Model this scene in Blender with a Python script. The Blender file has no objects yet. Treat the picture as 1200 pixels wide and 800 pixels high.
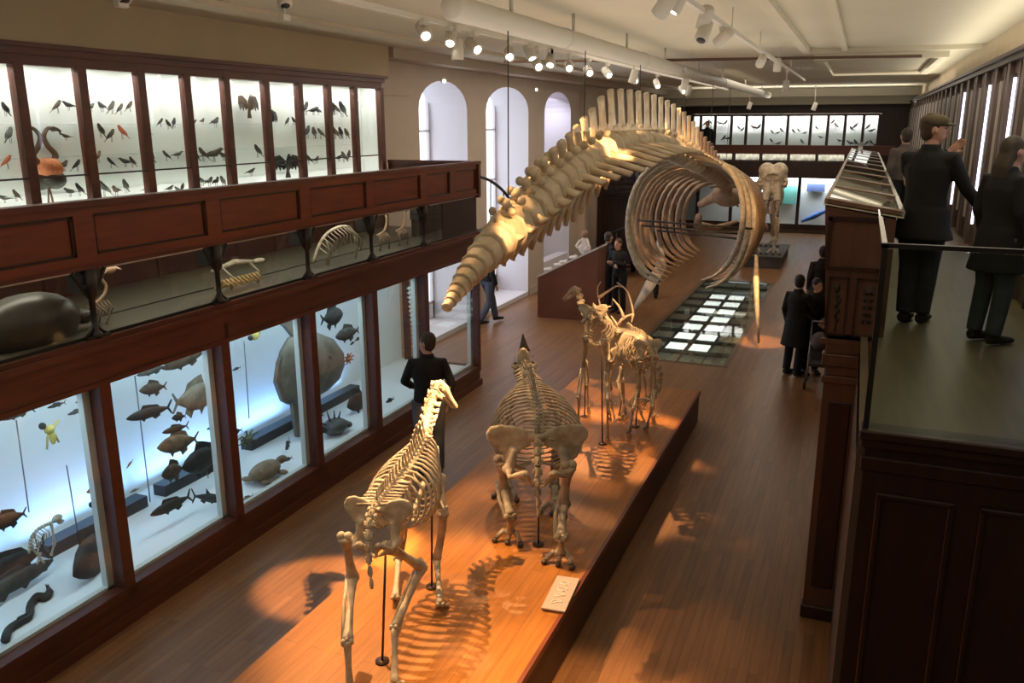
import bpy, bmesh, math, random
from mathutils import Vector, Matrix
random.seed(7)
V = Vector; PI = math.pi
scene = bpy.context.scene
COL = scene.collection
# ------------------------------------------------------------------ camera
F_PX, CAM_H = 987.4, 4.1
YAW, PITCH, ROLL = math.radians(22.135), math.radians(14.527), math.radians(-.15)
FW = V((-math.sin(YAW)*math.cos(PITCH), math.cos(YAW)*math.cos(PITCH), -math.sin(PITCH)))
_r = V((math.cos(YAW), math.sin(YAW), 0)); _u = _r.cross(FW)
RT = math.cos(ROLL)*_r + math.sin(ROLL)*_u
UP = -math.sin(ROLL)*_r + math.cos(ROLL)*_u
cd = bpy.data.cameras.new('camera'); cam = bpy.data.objects.new('camera', cd); COL.objects.link(cam)
cd.sensor_width = 36; cd.lens = F_PX/1200*36; cd.clip_start = .05; cd.clip_end = 200
m = Matrix((RT, UP, -FW)).transposed().to_4x4(); m.translation = (0, 0, CAM_H); cam.matrix_world = m
scene.camera = cam
def at(px, py, **k):
    """real point of the place: the photo's sight line through (px, py) met with one known plane (x=, y= or z=)"""
    d = FW + (px-600)/F_PX*RT - (py-400)/F_PX*UP
    a, v = list(k.items())[0]; i = 'xyz'.index(a); o = (0, 0, CAM_H)[i]
    return V((0, 0, CAM_H)) + d*((v-o)/d[i])
# ------------------------------------------------------------------ materials
MATS = {}
def mat(name, col=(.5,.5,.5), rough=.5, metal=0, spec=.5, noise=None, nscale=8, bump=0, bscale=30, emit=None, es=0, stretch=(1,1,1)):
    if name in MATS: return MATS[name]
    M = bpy.data.materials.new(name); M.use_nodes = True; nt = M.node_tree; b = nt.nodes['Principled BSDF']
    b.inputs['Base Color'].default_value = (*col, 1); b.inputs['Roughness'].default_value = rough
    b.inputs['Metallic'].default_value = metal; b.inputs['Specular IOR Level'].default_value = spec
    if noise or bump:
        tc = nt.nodes.new('ShaderNodeTexCoord'); mp = nt.nodes.new('ShaderNodeMapping')
        nt.links.new(tc.outputs['Object'], mp.inputs[0]); mp.inputs['Scale'].default_value = stretch
    if noise:
        n = nt.nodes.new('ShaderNodeTexNoise'); n.inputs['Scale'].default_value = nscale; n.inputs['Detail'].default_value = 5
        nt.links.new(mp.outputs[0], n.inputs['Vector'])
        r = nt.nodes.new('ShaderNodeValToRGB'); r.color_ramp.elements[0].position = .3; r.color_ramp.elements[1].position = .7
        r.color_ramp.elements[0].color = (*col, 1); r.color_ramp.elements[1].color = (*noise, 1)
        nt.links.new(n.outputs['Fac'], r.inputs[0]); nt.links.new(r.outputs[0], b.inputs['Base Color'])
    if bump:
        n2 = nt.nodes.new('ShaderNodeTexNoise'); n2.inputs['Scale'].default_value = bscale; nt.links.new(mp.outputs[0], n2.inputs['Vector'])
        bp = nt.nodes.new('ShaderNodeBump'); bp.inputs['Strength'].default_value = bump; bp.inputs['Distance'].default_value = .01
        nt.links.new(n2.outputs['Fac'], bp.inputs['Height']); nt.links.new(bp.outputs[0], b.inputs['Normal'])
    if emit:
        b.inputs['Emission Color'].default_value = (*emit, 1); b.inputs['Emission Strength'].default_value = es
    MATS[name] = M; return M
def plank_mat(name, c1, c2, mortar, rough, L=1.1, W=.075):
    M = bpy.data.materials.new(name); M.use_nodes = True; nt = M.node_tree; b = nt.nodes['Principled BSDF']; N = nt.nodes.new; K = nt.links.new
    tc = N('ShaderNodeTexCoord'); mp = N('ShaderNodeMapping'); mp.inputs['Rotation'].default_value = (0, 0, PI/2)
    K(tc.outputs['Object'], mp.inputs[0]); br = N('ShaderNodeTexBrick'); K(mp.outputs[0], br.inputs['Vector'])
    br.offset = .37; br.inputs['Scale'].default_value = 1; br.inputs['Brick Width'].default_value = L; br.inputs['Row Height'].default_value = W
    br.inputs['Mortar Size'].default_value = .0012; br.inputs['Color1'].default_value = (*c1, 1); br.inputs['Color2'].default_value = (*c2, 1); br.inputs['Mortar'].default_value = (*mortar, 1)
    br.inputs['Bias'].default_value = -.1
    n = N('ShaderNodeTexNoise'); mp2 = N('ShaderNodeMapping'); mp2.inputs['Scale'].default_value = (14, .9, 1); K(tc.outputs['Object'], mp2.inputs[0]); K(mp2.outputs[0], n.inputs['Vector']); n.inputs['Detail'].default_value = 6; n.inputs['Scale'].default_value = 2
    mx = N('ShaderNodeMix'); mx.data_type = 'RGBA'; mx.blend_type = 'MULTIPLY'; mx.inputs[0].default_value = .7
    r = N('ShaderNodeValToRGB'); r.color_ramp.elements[0].color = (.72,.70,.68,1); r.color_ramp.elements[1].color = (1.15,1.12,1.1,1); r.color_ramp.elements[0].position=.3; r.color_ramp.elements[1].position=.7
    K(n.outputs['Fac'], r.inputs[0]); K(br.outputs['Color'], mx.inputs[6]); K(r.outputs[0], mx.inputs[7]); K(mx.outputs[2], b.inputs['Base Color'])
    b.inputs['Roughness'].default_value = rough; b.inputs['Specular IOR Level'].default_value = .4
    MATS[name] = M; return M
def glass_mat(name, tint=(.96,.98,.97), refl=.35):
    M = bpy.data.materials.new(name); M.use_nodes = True; nt = M.node_tree; nt.nodes.clear(); N = nt.nodes.new; K = nt.links.new
    o = N('ShaderNodeOutputMaterial'); mx = N('ShaderNodeMixShader'); t = N('ShaderNodeBsdfTransparent'); g = N('ShaderNodeBsdfGlossy'); f = N('ShaderNodeMath')
    lw = N('ShaderNodeLayerWeight'); pw = N('ShaderNodeMath'); pw.operation='POWER'; pw.inputs[1].default_value=5; K(lw.outputs['Facing'],pw.inputs[0]); lw.inputs['Blend'].default_value=.5; f.operation='MULTIPLY_ADD'; f.inputs[1].default_value=.96; f.inputs[2].default_value=.03; K(pw.outputs[0],f.inputs[0]); g.inputs['Roughness'].default_value = .02; t.inputs['Color'].default_value = (*tint, 1); g.inputs['Color'].default_value = (refl*2.5,)*3+(1,)
    if refl*2.5 > 1: g.inputs['Color'].default_value = (1,1,1,1)
    K(f.outputs[0], mx.inputs[0]); K(t.outputs[0], mx.inputs[1]); K(g.outputs[0], mx.inputs[2]); K(mx.outputs[0], o.inputs[0])
    MATS[name] = M; return M
WOOD = mat('mahogany', (.13,.035,.02), .42, noise=(.08,.022,.013), nscale=3, stretch=(6,.7,6))
WOODR = mat('mahogany_panel', (.20,.052,.022), .38, noise=(.13,.034,.016), nscale=3, stretch=(5,.7,7))
WOODD = mat('dark_walnut', (.045,.017,.010), .4, noise=(.022,.009,.006), nscale=3, stretch=(5,5,.8))
WOODK = mat('brown_walnut', (.13,.06,.035), .45, noise=(.085,.038,.022), nscale=3, stretch=(5,5,.8))
FLOOR = plank_mat('parquet', (.27,.132,.055), (.19,.090,.037), (.05,.02,.01), .36)
PLAT = plank_mat('platform_boards', (.40,.160,.030), (.34,.130,.023), (.08,.03,.012), .42, 1.6, .11)
GFLOOR = mat('gallery_floor', (.16,.115,.065), .4, noise=(.10,.072,.042), nscale=2, stretch=(8,.7,1))
CREAM = mat('cream_plaster', (.52,.43,.29), .85, noise=(.48,.39,.26), nscale=2)
PINKW = mat('stone_plaster', (.52,.43,.35), .85, noise=(.48,.40,.32), nscale=3)
CEIL = mat('ceiling_paint', (.60,.55,.42), .9, noise=(.56,.51,.39), nscale=1)
WHITE = mat('white_board', (.78,.80,.78), .8)
WHITED = mat('white_frame', (.55,.56,.52), .6)
CASEF = mat('case_floor', (.72,.74,.74), .7)
REVEAL = mat('reveal_white', (.72,.70,.74), .8)
BLACK = mat('black_iron', (.012,.011,.011), .45)
BLACKB = mat('black_trough', (.02,.02,.022), .5)
STEEL = mat('rod_steel', (.10,.06,.04), .4, metal=.6)
LAMPW = mat('lamp_body', (.55,.52,.45), .5)
GLASS = glass_mat('pane_glass'); GLASSD = glass_mat('balustrade_glass', (.80,.86,.80), .4)
BONE = mat('bone', (.64,.56,.43), .6, noise=(.36,.29,.20), nscale=14, bump=.25, bscale=40)
BONEG = mat('grey_bone', (.50,.44,.34), .6, noise=(.27,.22,.15), nscale=12, bump=.25, bscale=40)
BONEW = mat('whale_bone', (.70,.60,.44), .65, noise=(.46,.36,.23), nscale=5, bump=.4, bscale=25)
BONEB = mat('brown_bone', (.42,.28,.18), .6, noise=(.28,.17,.10), nscale=6, bump=.3, bscale=30)
HOOF = mat('hoof_horn', (.07,.045,.03), .5)
# ------------------------------------------------------------------ mesh builder
class MB:
    def __init__(s): s.v=[]; s.f=[]; s.sm=[]
    def add(s, vs, fs, smooth=False):
        o=len(s.v); s.v += [V(p) for p in vs]; s.f += [tuple(i+o for i in f) for f in fs]; s.sm += [smooth]*len(fs); return s
    def box(s, c, d, M=None):
        hx,hy,hz=[q/2 for q in d]; vs=[V((x*hx,y*hy,z*hz)) for x in(-1,1) for y in(-1,1) for z in(-1,1)]
        if M is not None: vs=[M@p for p in vs]
        c=V(c); return s.add([p+c for p in vs],[(0,1,3,2),(4,6,7,5),(0,4,5,1),(2,3,7,6),(0,2,6,4),(1,5,7,3)])
    def bb(s, a, b):
        return s.box([(p+q)/2 for p,q in zip(a,b)],[abs(q-p) for p,q in zip(a,b)])
    def tube(s, pts, rad, n=8, up=None, cap=True, smooth=True):
        pts=[V(p) for p in pts]; k=len(pts)
        if not isinstance(rad,(list,)): rad=[rad]*k
        T=[(pts[min(i+1,k-1)]-pts[max(i-1,0)]).normalized() for i in range(k)]
        u=V(up) if up is not None else (V((0,0,1)) if abs(T[0].z)<.9 else V((1,0,0)))
        vs=[];fs=[]
        for i in range(k):
            a=u.cross(T[i])
            if a.length<1e-5: a=V((1,.01,0)).cross(T[i])
            a.normalize(); b=T[i].cross(a).normalized()
            if up is None: u=b
            rx,ry=rad[i] if isinstance(rad[i],tuple) else (rad[i],rad[i])
            for j in range(n):
                t=2*PI*j/n; vs.append(pts[i]+a*math.cos(t)*rx+b*math.sin(t)*ry)
        for i in range(k-1):
            for j in range(n):
                q=(j+1)%n; fs.append((i*n+j,i*n+q,(i+1)*n+q,(i+1)*n+j))
        if cap: fs.append(tuple(range(n))[::-1]); fs.append(tuple((k-1)*n+j for j in range(n)))
        return s.add(vs,fs,smooth)
    def ell(s, c, r, M=None, n=10, m=7):
        vs=[];fs=[]; c=V(c); r=r if hasattr(r,'__len__') else (r,r,r)
        for i in range(1,m):
            p=PI*i/m
            for j in range(n):
                t=2*PI*j/n; vs.append(V((r[0]*math.sin(p)*math.cos(t),r[1]*math.sin(p)*math.sin(t),r[2]*math.cos(p))))
        vs.append(V((0,0,r[2]))); vs.append(V((0,0,-r[2]))); a=len(vs)-2
        for i in range(m-2):
            for j in range(n):
                q=(j+1)%n; fs.append((i*n+j,(i+1)*n+j,(i+1)*n+q,i*n+q))
        for j in range(n):
            q=(j+1)%n; fs.append((a,j,q)); fs.append((a+1,(m-2)*n+q,(m-2)*n+j))
        if M is not None: vs=[M@p for p in vs]
        return s.add([p+c for p in vs],fs,True)
    def prism(s, pts2, t, O, A, B, smooth=False):
        """outline pts2 in the plane (A,B) through O, thickness t"""
        O=V(O);A=V(A);B=V(B);N=A.cross(B).normalized()*(t/2); k=len(pts2)
        vs=[O+A*x+B*y-N for x,y in pts2]+[O+A*x+B*y+N for x,y in pts2]
        fs=[tuple(range(k))[::-1],tuple(range(k,2*k))]+[(i,(i+1)%k,(i+1)%k+k,i+k) for i in range(k)]
        return s.add(vs,fs,smooth)
    def build(s, name, material, parent=None, loc=(0,0,0), remesh=None, cut=None, smooth_it=0, bevel=0, world=False):
        off=V((0,0,0))
        if world and parent is not None:
            p=parent
            while p is not None: off+=p.location; p=p.parent
        me=bpy.data.meshes.new(name); me.from_pydata([p-off for p in s.v],[],s.f)
        me.polygons.foreach_set('use_smooth',s.sm); me.materials.append(material); me.validate()
        bm=bmesh.new(); bm.from_mesh(me); bmesh.ops.recalc_face_normals(bm,faces=bm.faces); bm.to_mesh(me); bm.free()
        o=bpy.data.objects.new(name,me); COL.objects.link(o)
        if cut:
            ct=cut.build('cutter',material,remesh=remesh); 
            if world and parent is not None: ct.data.transform(Matrix.Translation(-off))
        if remesh or bevel or cut:
            if remesh:
                r=o.modifiers.new('r','REMESH'); r.mode='VOXEL'; r.voxel_size=remesh; r.use_smooth_shade=True
                if smooth_it: q=o.modifiers.new('s','SMOOTH'); q.iterations=smooth_it; q.factor=.5
            if cut: q=o.modifiers.new('c','BOOLEAN'); q.operation='DIFFERENCE'; q.object=ct; q.solver='EXACT'
            if bevel: q=o.modifiers.new('b','BEVEL'); q.width=bevel; q.segments=1; q.limit_method='ANGLE'
            dg=bpy.context.evaluated_depsgraph_get(); ev=o.evaluated_get(dg); nm=bpy.data.meshes.new_from_object(ev)
            o.modifiers.clear(); o.data=nm; nm.name=name
            if cut: bpy.data.objects.remove(ct)
        o.parent=parent; o.location=loc; return o
def tag(o,label=None,cat=None,group=None,kind=None):
    if label: o['label']=label
    if cat: o['category']=cat
    if group: o['group']=group
    if kind: o['kind']=kind
    return o
def empty(name,loc,label=None,cat=None,group=None,rz=0,kind=None):
    o=bpy.data.objects.new(name,None); COL.objects.link(o); o.location=loc; o.rotation_euler=(0,0,rz); o.empty_display_size=.1
    return tag(o,label,cat,group,kind)
def struct(name,mb,m,bevel=0): return tag(mb.build(name,m,bevel=bevel),kind='structure')
def copy_tree(o,parent=None):
    c=o.copy(); COL.objects.link(c); c.parent=parent
    for ch in list(o.children): copy_tree(ch,c)
    return c
ORD=['first','second','third','fourth','fifth','sixth','seventh','eighth','ninth','tenth','eleventh','twelfth']
def area(name,loc,size,power,col,rot,parent=None):
    l=bpy.data.lights.new(name,'AREA'); l.shape='RECTANGLE'; l.size,l.size_y=size; l.energy=power; l.color=col
    o=bpy.data.objects.new(name,l); COL.objects.link(o); o.location=loc; o.rotation_euler=rot; o.parent=parent; return o
def look_rot(d):
    d=V(d).normalized()
    if abs(d.y)<1e-6:      # keep the lamp's long side along the hall
        z=-d; y=V((0,1,0)); x=y.cross(z); return Matrix((x,y,z)).transposed().to_euler()
    return d.to_track_quat('-Z','Y').to_euler()
# ================================================================== THE ROOM
HX0,HX1,HY0,HY1,HZ = -7.3, 1.6, -3.0, 34.0, 5.25
# floor with the opening for the glass floor
gx0,gx1,gy0,gy1 = -3.62,-1.87,14.4,22.8
b=MB(); b.bb((-9,HY0,-.12),(gx0,HY1+.6,0)); b.bb((gx1,HY0,-.12),(2.2,HY1+.6,0)); b.bb((gx0,HY0,-.12),(gx1,gy0,0)); b.bb((gx0,gy1,-.12),(gx1,HY1+.6,0))
struct('floor',b,FLOOR)
# ceiling with two shallow coffers and beams
b=MB(); b.bb((-8.6,HY0,HZ),(2.2,HY1+.6,HZ+.15)); struct('ceiling',b,CEIL)
n=0
def trim(mb,m=CEIL):
    global n; n+=1; return struct('trim_%d'%n,mb,m)
b=MB(); b.bb((-7.3,32.6,4.98),(1.6,33.4,HZ)); trim(b)
b=MB(); b.bb((-7.3,33.4,4.72),(1.6,34.05,HZ)); trim(b)
b=MB(); b.bb((-1.05,-2,HZ-.07),(-.93,15.2,HZ)); b.bb((-.45,-2,HZ-.05),(-.37,15.2,HZ)); b.bb((-1.05,15.2,HZ-.07),(1.55,15.32,HZ)); trim(b)
b=MB(); b.bb((-.95,16.5,HZ-.1),(1.2,16.7,HZ)); b.bb((-.95,22,HZ-.1),(1.2,22.2,HZ)); b.bb((-.95,16.7,HZ-.1),(-.8,22,HZ)); b.bb((1.05,16.7,HZ-.1),(1.2,22,HZ)); trim(b)
b=MB(); b.bb((-6.2,-2,HZ-.05),(-5.9,33,HZ)); trim(b)
b=MB(); b.bb((-6.9,12.1,HZ-.16),(-7.3,32.6,HZ)); trim(b,PINKW)
# left wall: solid behind the cases, then three deep arched embrasures
ARCH=[(13.62,15.62),(16.55,19.0),(20.1,22.15)]
ZS,ZA=4.35,4.86
def arch_outline(y0,y1,k=12):
    c=(y0+y1)/2;h=(y1-y0)/2
    return [(c+h*math.cos(PI*i/k),ZS+(ZA-ZS)*math.sin(PI*i/k)) for i in range(k+1)]  # from y1 to y0
bm=bmesh.new()
def quad(p): bm.faces.new([bm.verts.new(q) for q in p])
X0,X1=-7.3,-8.15
ys=[12.02]+[q for a in ARCH for q in a]+[34.1]
for i in range(0,len(ys),2): quad([(X0,ys[i],0),(X0,ys[i+1],0),(X0,ys[i+1],HZ),(X0,ys[i],HZ)])
for (a,c) in ARCH:
    ol=arch_outline(a,c)
    for (p,q) in zip(ol[:-1],ol[1:]): quad([(X0,p[0],p[1]),(X0,q[0],q[1]),(X0,q[0],HZ),(X0,p[0],HZ)])
me=bpy.data.meshes.new('wall_left'); bm.to_mesh(me); bm.free(); me.materials.append(PINKW)
tag(_o:=bpy.data.objects.new('wall_left',me),kind='structure'); COL.objects.link(_o)
b=MB(); b.bb((-7.42,-3,0),(-7.31,12.02,4.7)); b.bb((-7.42,-3,4.7),(-7.3,12.02,HZ)); b.bb((-7.3,-3,4.80),(-6.93,12.0,HZ)); struct('wall_left_upper',b,CREAM)
# plaster bands, skirting on the arcade
b=MB(); b.bb((-7.3,12.02,4.55),(-7.27,13.3,4.6)); b.bb((-7.3,12.02,0),(-7.26,13.55,.18)); b.bb((-7.3,15.7,0),(-7.26,16.5,.18)); b.bb((-7.3,19.06,0),(-7.26,20.05,.18)); b.bb((-7.3,22.2,0),(-7.26,34,.18)); trim(b,PINKW)
b=MB(); b.bb((-7.32,23.0,0),(-7.12,23.35,4.9)); b.bb((-7.32,25.6,0),(-7.12,25.95,4.9)); trim(b,PINKW)
for i,(a,c) in enumerate(ARCH):
    # reveal (jambs + vault), window wall with opening towards the near end, glazing
    ol=[(c,0.0)]+arch_outline(a,c)+[(a,0.0)]
    bm=bmesh.new()
    for (p,q) in zip(ol[:-1],ol[1:]):
        vs=[bm.verts.new(t) for t in ((X0,p[0],p[1]),(X0,q[0],q[1]),(X1,q[0],q[1]),(X1,p[0],p[1]))]; bm.faces.new(vs)
    vs=[bm.verts.new(t) for t in ((X0,a,.1),(X0,c,.1),(X1,c,.1),(X1,a,.1))]; bm.faces.new(vs)
    vs=[bm.verts.new(t) for t in ((X0,a,0),(X0,c,0),(X0,c,.1),(X0,a,.1))]; bm.faces.new(vs)
    me=bpy.data.meshes.new('trim'); bm.to_mesh(me); bm.free(); me.materials.append(REVEAL)
    n+=1; o=bpy.data.objects.new('trim_%d'%n,me); COL.objects.link(o); tag(o,kind='structure')
    if i<2:
        w=tag(empty('window_%d'%(i+1),(X1,(a+c)/2,1.2)),kind='structure')
        f=MB()
        for yy in (a+.03,(a+c)/2,c-.03): f.bb((X1-.05,yy-.03,.1),(X1+.02,yy+.03,ZS+.3))
        for zz in (.45,1.6,2.8,3.95): f.bb((X1-.05,a,zz-.02),(X1+.02,c,zz+.02))
        f.bb((X1-.05,a,.1),(X1+.02,c,.45)); f.build('window_frame',REVEAL,w,world=True)
        g=MB(); g.bb((X1-.03,a,.1),(X1-.025,c,ZA)); g.build('pane',GLASS,w,world=True)
    else:
        g=MB(); g.bb((X1-.1,a-.1,0),(X1,c+.1,ZA+.1)); struct('wall_niche',g,REVEAL)
        g=MB(); g.bb((X0-.05,a,.0),(X0-.35,c,.62)); trim(g,REVEAL)
# little spot lamps above the arches
for i,(p,w) in enumerate((((520,95),'above the first arch from the gallery'),((628,105),'on the pier between second and third arch'))):
    q=at(p[0],p[1],x=-7.31)
    r=empty('emergency_light',q,'tiny glowing lamp on the plaster wall '+w,'lamp','small lamps over the arches')
    MB().box((-.01,0,0),(.03,.14,.07)).build('housing',WHITED,r); MB().box((.01,0,0),(.02,.11,.045)).build('diffuser',mat('lamp_glow',(1,1,.9),emit=(.85,1,.8),es=6),r)
# right wall above the cases + back walls
b=MB(); b.bb((1.6,-3,4.80),(1.9,34,HZ)); b.bb((1.9,-3,0),(2.0,34.6,HZ)); struct('wall_right',b,CREAM)
b=MB(); b.bb((-7.3,34.55,0),(2.0,34.7,HZ)); struct('wall_back',b,PINKW)
b=MB(); b.bb((-9,-3.1,0),(2.2,-3,HZ)); struct('wall_front',b,CREAM)
# ---- glass floor over a shallow pit, with glowing panels imitating its reflections
b=MB(); b.bb((gx0-.02,gy0-.02,-.9),(gx1+.02,gy1+.02,-.85)); b.bb((gx0-.04,gy0,-.9),(gx0,gy1,-.05)); b.bb((gx1,gy0,-.9),(gx1+.04,gy1,-.05)); b.bb((gx0,gy0-.04,-.9),(gx1,gy0,-.05)); b.bb((gx0,gy1,-.9),(gx1,gy1+.04,-.05))
trim(b,mat('pit_grey',(.10,.12,.11),.7))
gf=empty('glass_floor',(-2.75,14.4,0),'glazed walk-on floor panel with dark joists set in the parquet under the whale ribs','glass floor')
f=MB(); f.bb((gx0-.05,gy0-.05,-.02),(gx0+.03,gy1+.05,.006)); f.bb((gx1-.03,gy0-.05,-.02),(gx1+.05,gy1+.05,.006)); f.bb((gx0,gy0-.05,-.02),(gx1,gy0+.03,.006)); f.bb((gx0,gy1-.03,-.02),(gx1,gy1+.05,.006))
f.build('frame',mat('brass_edge',(.16,.11,.06),.4,metal=.5),gf,world=True)
NJ=10; st=(gy1-gy0)/NJ
tile=glass_mat('floor_glass',(.90,.93,.90),.45)
TB=mat('tile_backing',(.42,.43,.39),.6,noise=(.25,.26,.23),nscale=1.5)
lb=mat('reflection_glow',(.9,.95,.95),.5,emit=(.95,1,.98),es=1.2)  # emission stands in for bright reflections of lamps in the floor glass
for j in range(NJ):
    y0=gy0+j*st
    q=MB(); q.bb((gx0,y0+st-.20,-.16),(gx1,y0+st+.12,-.025)); q.build('joist',mat('joist_dark',(.012,.016,.016),.5),gf,world=True)
    q=MB(); q.bb((gx0,y0+.02,-.014),(gx1,y0+st-.02,-.004)); q.build('glass_pane',tile,gf,world=True)
q=MB()
for k in range(1,4): q.bb((gx0+k*.44-.02,gy0,-.12),(gx0+k*.44+.02,gy1,-.03))
q.build('glazing_bar',mat('joist_dark'),gf,world=True)
for j in range(NJ):
    for k in (0,1,2,3):
        y0=gy0+j*st
        if (k in (1,2) and 0<j<8) :
            q=MB(); q.bb((gx0+k*.44+.05,y0+.14,-.05),(gx0+k*.44+.39,y0+st-.2,-.03)); o=q.build('tile_panel',lb,gf,world=True)
        else:
            q=MB(); q.bb((gx0+k*.44+.02,y0+.1,-.05),(gx0+k*.44+.42,y0+st-.16,-.03)); o=q.build('tile_panel',TB,gf,world=True)

# ---- platform
pf=empty('display_platform',(-2.7,7,0),'long low wooden platform under the three mounted skeletons','platform')
px0,px1,py0,py1,pz=-3.62,-1.81,1.2,11.45,.45
MB().bb((px0,py0,pz-.03),(px1,py1,pz)).build('top',PLAT,pf,world=True)
b=MB(); b.bb((px0+.03,py0+.03,0),(px1-.0,py1-.03,pz-.03)); b.build('side_board',mat('platform_side',(.10,.045,.02),.5,noise=(.07,.03,.014),nscale=2,stretch=(1,.6,6)),pf,world=True)
b=MB(); b.bb((px1-.02,py0,pz-.05),(px1+.012,py1,pz+.006)); b.build('edge_strip',WOODR,pf,world=True)
lb0=[at(*p,z=pz+.02) for p in ((655,674),(681,678),(660,718),(636,712))]
s_=empty('exhibit_label',(lb0[0]+lb0[2])/2,'pale inscribed plaque lying on the platform edge beside the rhinoceros','plaque')
O=(lb0[0]+lb0[2])/2; ay=(lb0[0]-lb0[3]).normalized(); ax=(lb0[1]-lb0[0]).normalized(); L=(lb0[0]-lb0[3]).length; W=(lb0[1]-lb0[0]).length
MB().prism([(-W/2,-L/2),(W/2,-L/2),(W/2,L/2),(-W/2,L/2)],.014,O,ax,ay).build('plate',mat('plaque',(.50,.42,.38),.5),s_,world=True)
for k,sh in enumerate(('ring','ring','bar','bar')):
    c=O+ay*(L*(.29-.19*k))+V((0,0,.008)); g=MB()
    pts=[c+ax*(W*.2*math.cos(t))+ay*(L*.055*math.sin(t)) for t in [i*2*PI*(.85 if sh=='ring' else .6)/12 for i in range(13)]]
    g.tube(pts,.006,5)
    if sh=='bar': g.tube([c-ax*W*.2-ay*L*.05,c+ax*W*.22+ay*L*.03],.006,5)
    g.build('lettering',mat('letters',(.8,.72,.66),.5),s_,world=True)
# ================================================================== LEFT CASES
GLASSS=glass_mat('shelf_glass',(.90,.94,.92),.45)
CX=-5.4; YE=11.9; BAYS=[1.92,3.30,4.68,6.08,7.47,8.77,10.12,11.9]
# lower fish case: continuous carcass, each bay a case of its own
b=MB(); b.bb((-6.9,1.9,0),(CX,YE,.24)); b.bb((CX,1.9,0),(CX+.03,YE+.03,.10)); struct('baseboard_left',b,WOOD)
b=MB(); b.bb((-7.3,-3,2.27),(CX+.0,YE,2.47)); b.bb((-7.3,-3,2.47),(CX-.52,YE,2.5)); struct('floor_gallery_left',b,mat('gallery_slab',(.16,.13,.09),.6))
for i in range(7):
    y0,y1=BAYS[i],BAYS[i+1]
    if i==6: y0b,y1b=10.12,11.9
    r=empty('fish_case',(-6.1,(y0+y1)/2,.24),'tall glazed mahogany fish display case, %s bay from the near end'%ORD[i],'display case','glazed fish cases along the left side')
    f=MB(); f.bb((CX-.12,y0-.055,.24),(CX+.02,y0+.055,2.3)); 
    f.bb((CX-.1,y0,.24),(CX+.02,y1,.33)); f.bb((CX-.1,y0,2.12),(CX+.02,y1,2.3))
    if i==6: f.bb((CX-.12,y1-.09,.24),(CX+.02,y1,2.3)); f.bb((CX-1.35,y1-.05,.24),(CX,y1,.33)); f.bb((CX-1.35,y1-.05,2.1),(CX,y1,2.3)); f.bb((CX-1.35,y1-.06,.24),(CX-1.25,y1,2.3))
    f.build('frame',WOOD,r,world=True)
    f=MB(); f.bb((CX-.16,y0+.055,.26),(CX-.1,y0+.10,2.14)); f.bb((CX-.16,y1-.12,.26),(CX-.1,y1-.055,2.14)); f.bb((CX-.16,y0+.055,.28),(CX-.1,y1-.055,.36)); f.build('inner_frame',WHITED,r,world=True)
    MB().bb((-6.85,y0,.25),(CX-.1,y1,.30)).build('floor_board',CASEF,r,world=True)
    MB().bb((-6.87,y0,.25),(-6.83,y1,2.27)).build('back_board',WHITE,r,world=True)
    MB().bb((-6.85,y0,2.2),(CX-.1,y1,2.25)).build('roof_board',WHITE,r,world=True)
    MB().bb((CX-.03,y0+.05,.3),(CX-.024,y1-.05,2.14)).build('glass_pane',GLASS,r,world=True)
    if i<6:
        q=MB(); q.bb((-6.62,y0+.12,.30),(-6.46,y1-.12,.42)); q.build('light_trough',BLACKB,r,world=True)
        area('blue_strip',(-6.66,(y0+y1)/2,.44),(.14,y1-y0-.2),5.5,(.25,.5,1),look_rot((-.5,0,1)),None)
    MB().bb((CX-.3,y0+.1,2.16),(CX-.2,y1-.1,2.2)).build('tube_lamp',WHITED,r,world=True)
    area('case_tube',(CX-.3,(y0+y1)/2,2.14),(.25,y1-y0-.25),6.2 if i<5 else 5,(.68,.90,1),look_rot((-.55,0,-1)),None)
MB_=MB(); MB_.bb((-6.87,1.86,.25),(CX-.1,1.9,2.27)); struct('wall_case_end',MB_,WOODD)
# entablature above the fish cases
r=empty('entablature',(CX,6,2.12),'long dark mahogany beam running above the fish cases','beam')
b=MB(); b.bb((CX-.1,1.9,2.3),(CX+.035,YE+.02,2.40)); b.build('board',WOOD,r,world=True)
b=MB(); b.bb((CX-.1,1.9,2.40),(CX+.07,YE+.04,2.45)); b.bb((CX-.1,1.9,2.45),(CX+.04,YE+.03,2.49)); b.bb((CX,1.9,2.11),(CX+.035,YE,2.15)); b.build('moulding',WOOD,r,world=True)
# parapet
r=empty('gallery_parapet',(CX,6,3.03),'red mahogany panelled parapet along the edge of the left gallery','parapet')
b=MB(); b.bb((CX-.05,1.0,3.04),(CX-.005,YE,3.53)); b.build('board',WOODR,r,world=True)
for i in range(len(BAYS)-1):
    y0,y1=BAYS[i],BAYS[i+1]; rng=[(y0,y1)] if i<6 else [(10.12,11.0),(11.0,11.9)]
    for (p,q) in rng:
        f=MB(); f.bb((CX-.005,p-.09,3.06),(CX+.02,p+.09,3.50)); f.bb((CX-.005,p+.09,3.06),(CX+.02,q-.09,3.13)); f.bb((CX-.005,p+.09,3.44),(CX+.02,q-.09,3.50)); f.build('panel_frame',WOODR,r,world=True); f=MB(); f.bb((CX-.005,p+.09,3.13),(CX+.010,p+.115,3.44)); f.bb((CX-.005,q-.115,3.13),(CX+.010,q-.09,3.44)); f.bb((CX-.005,p+.09,3.13),(CX+.010,q-.09,3.15)); f.bb((CX-.005,p+.09,3.42),(CX+.010,q-.09,3.44)); f.build('panel_bead',WOODD,r,world=True)
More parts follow.
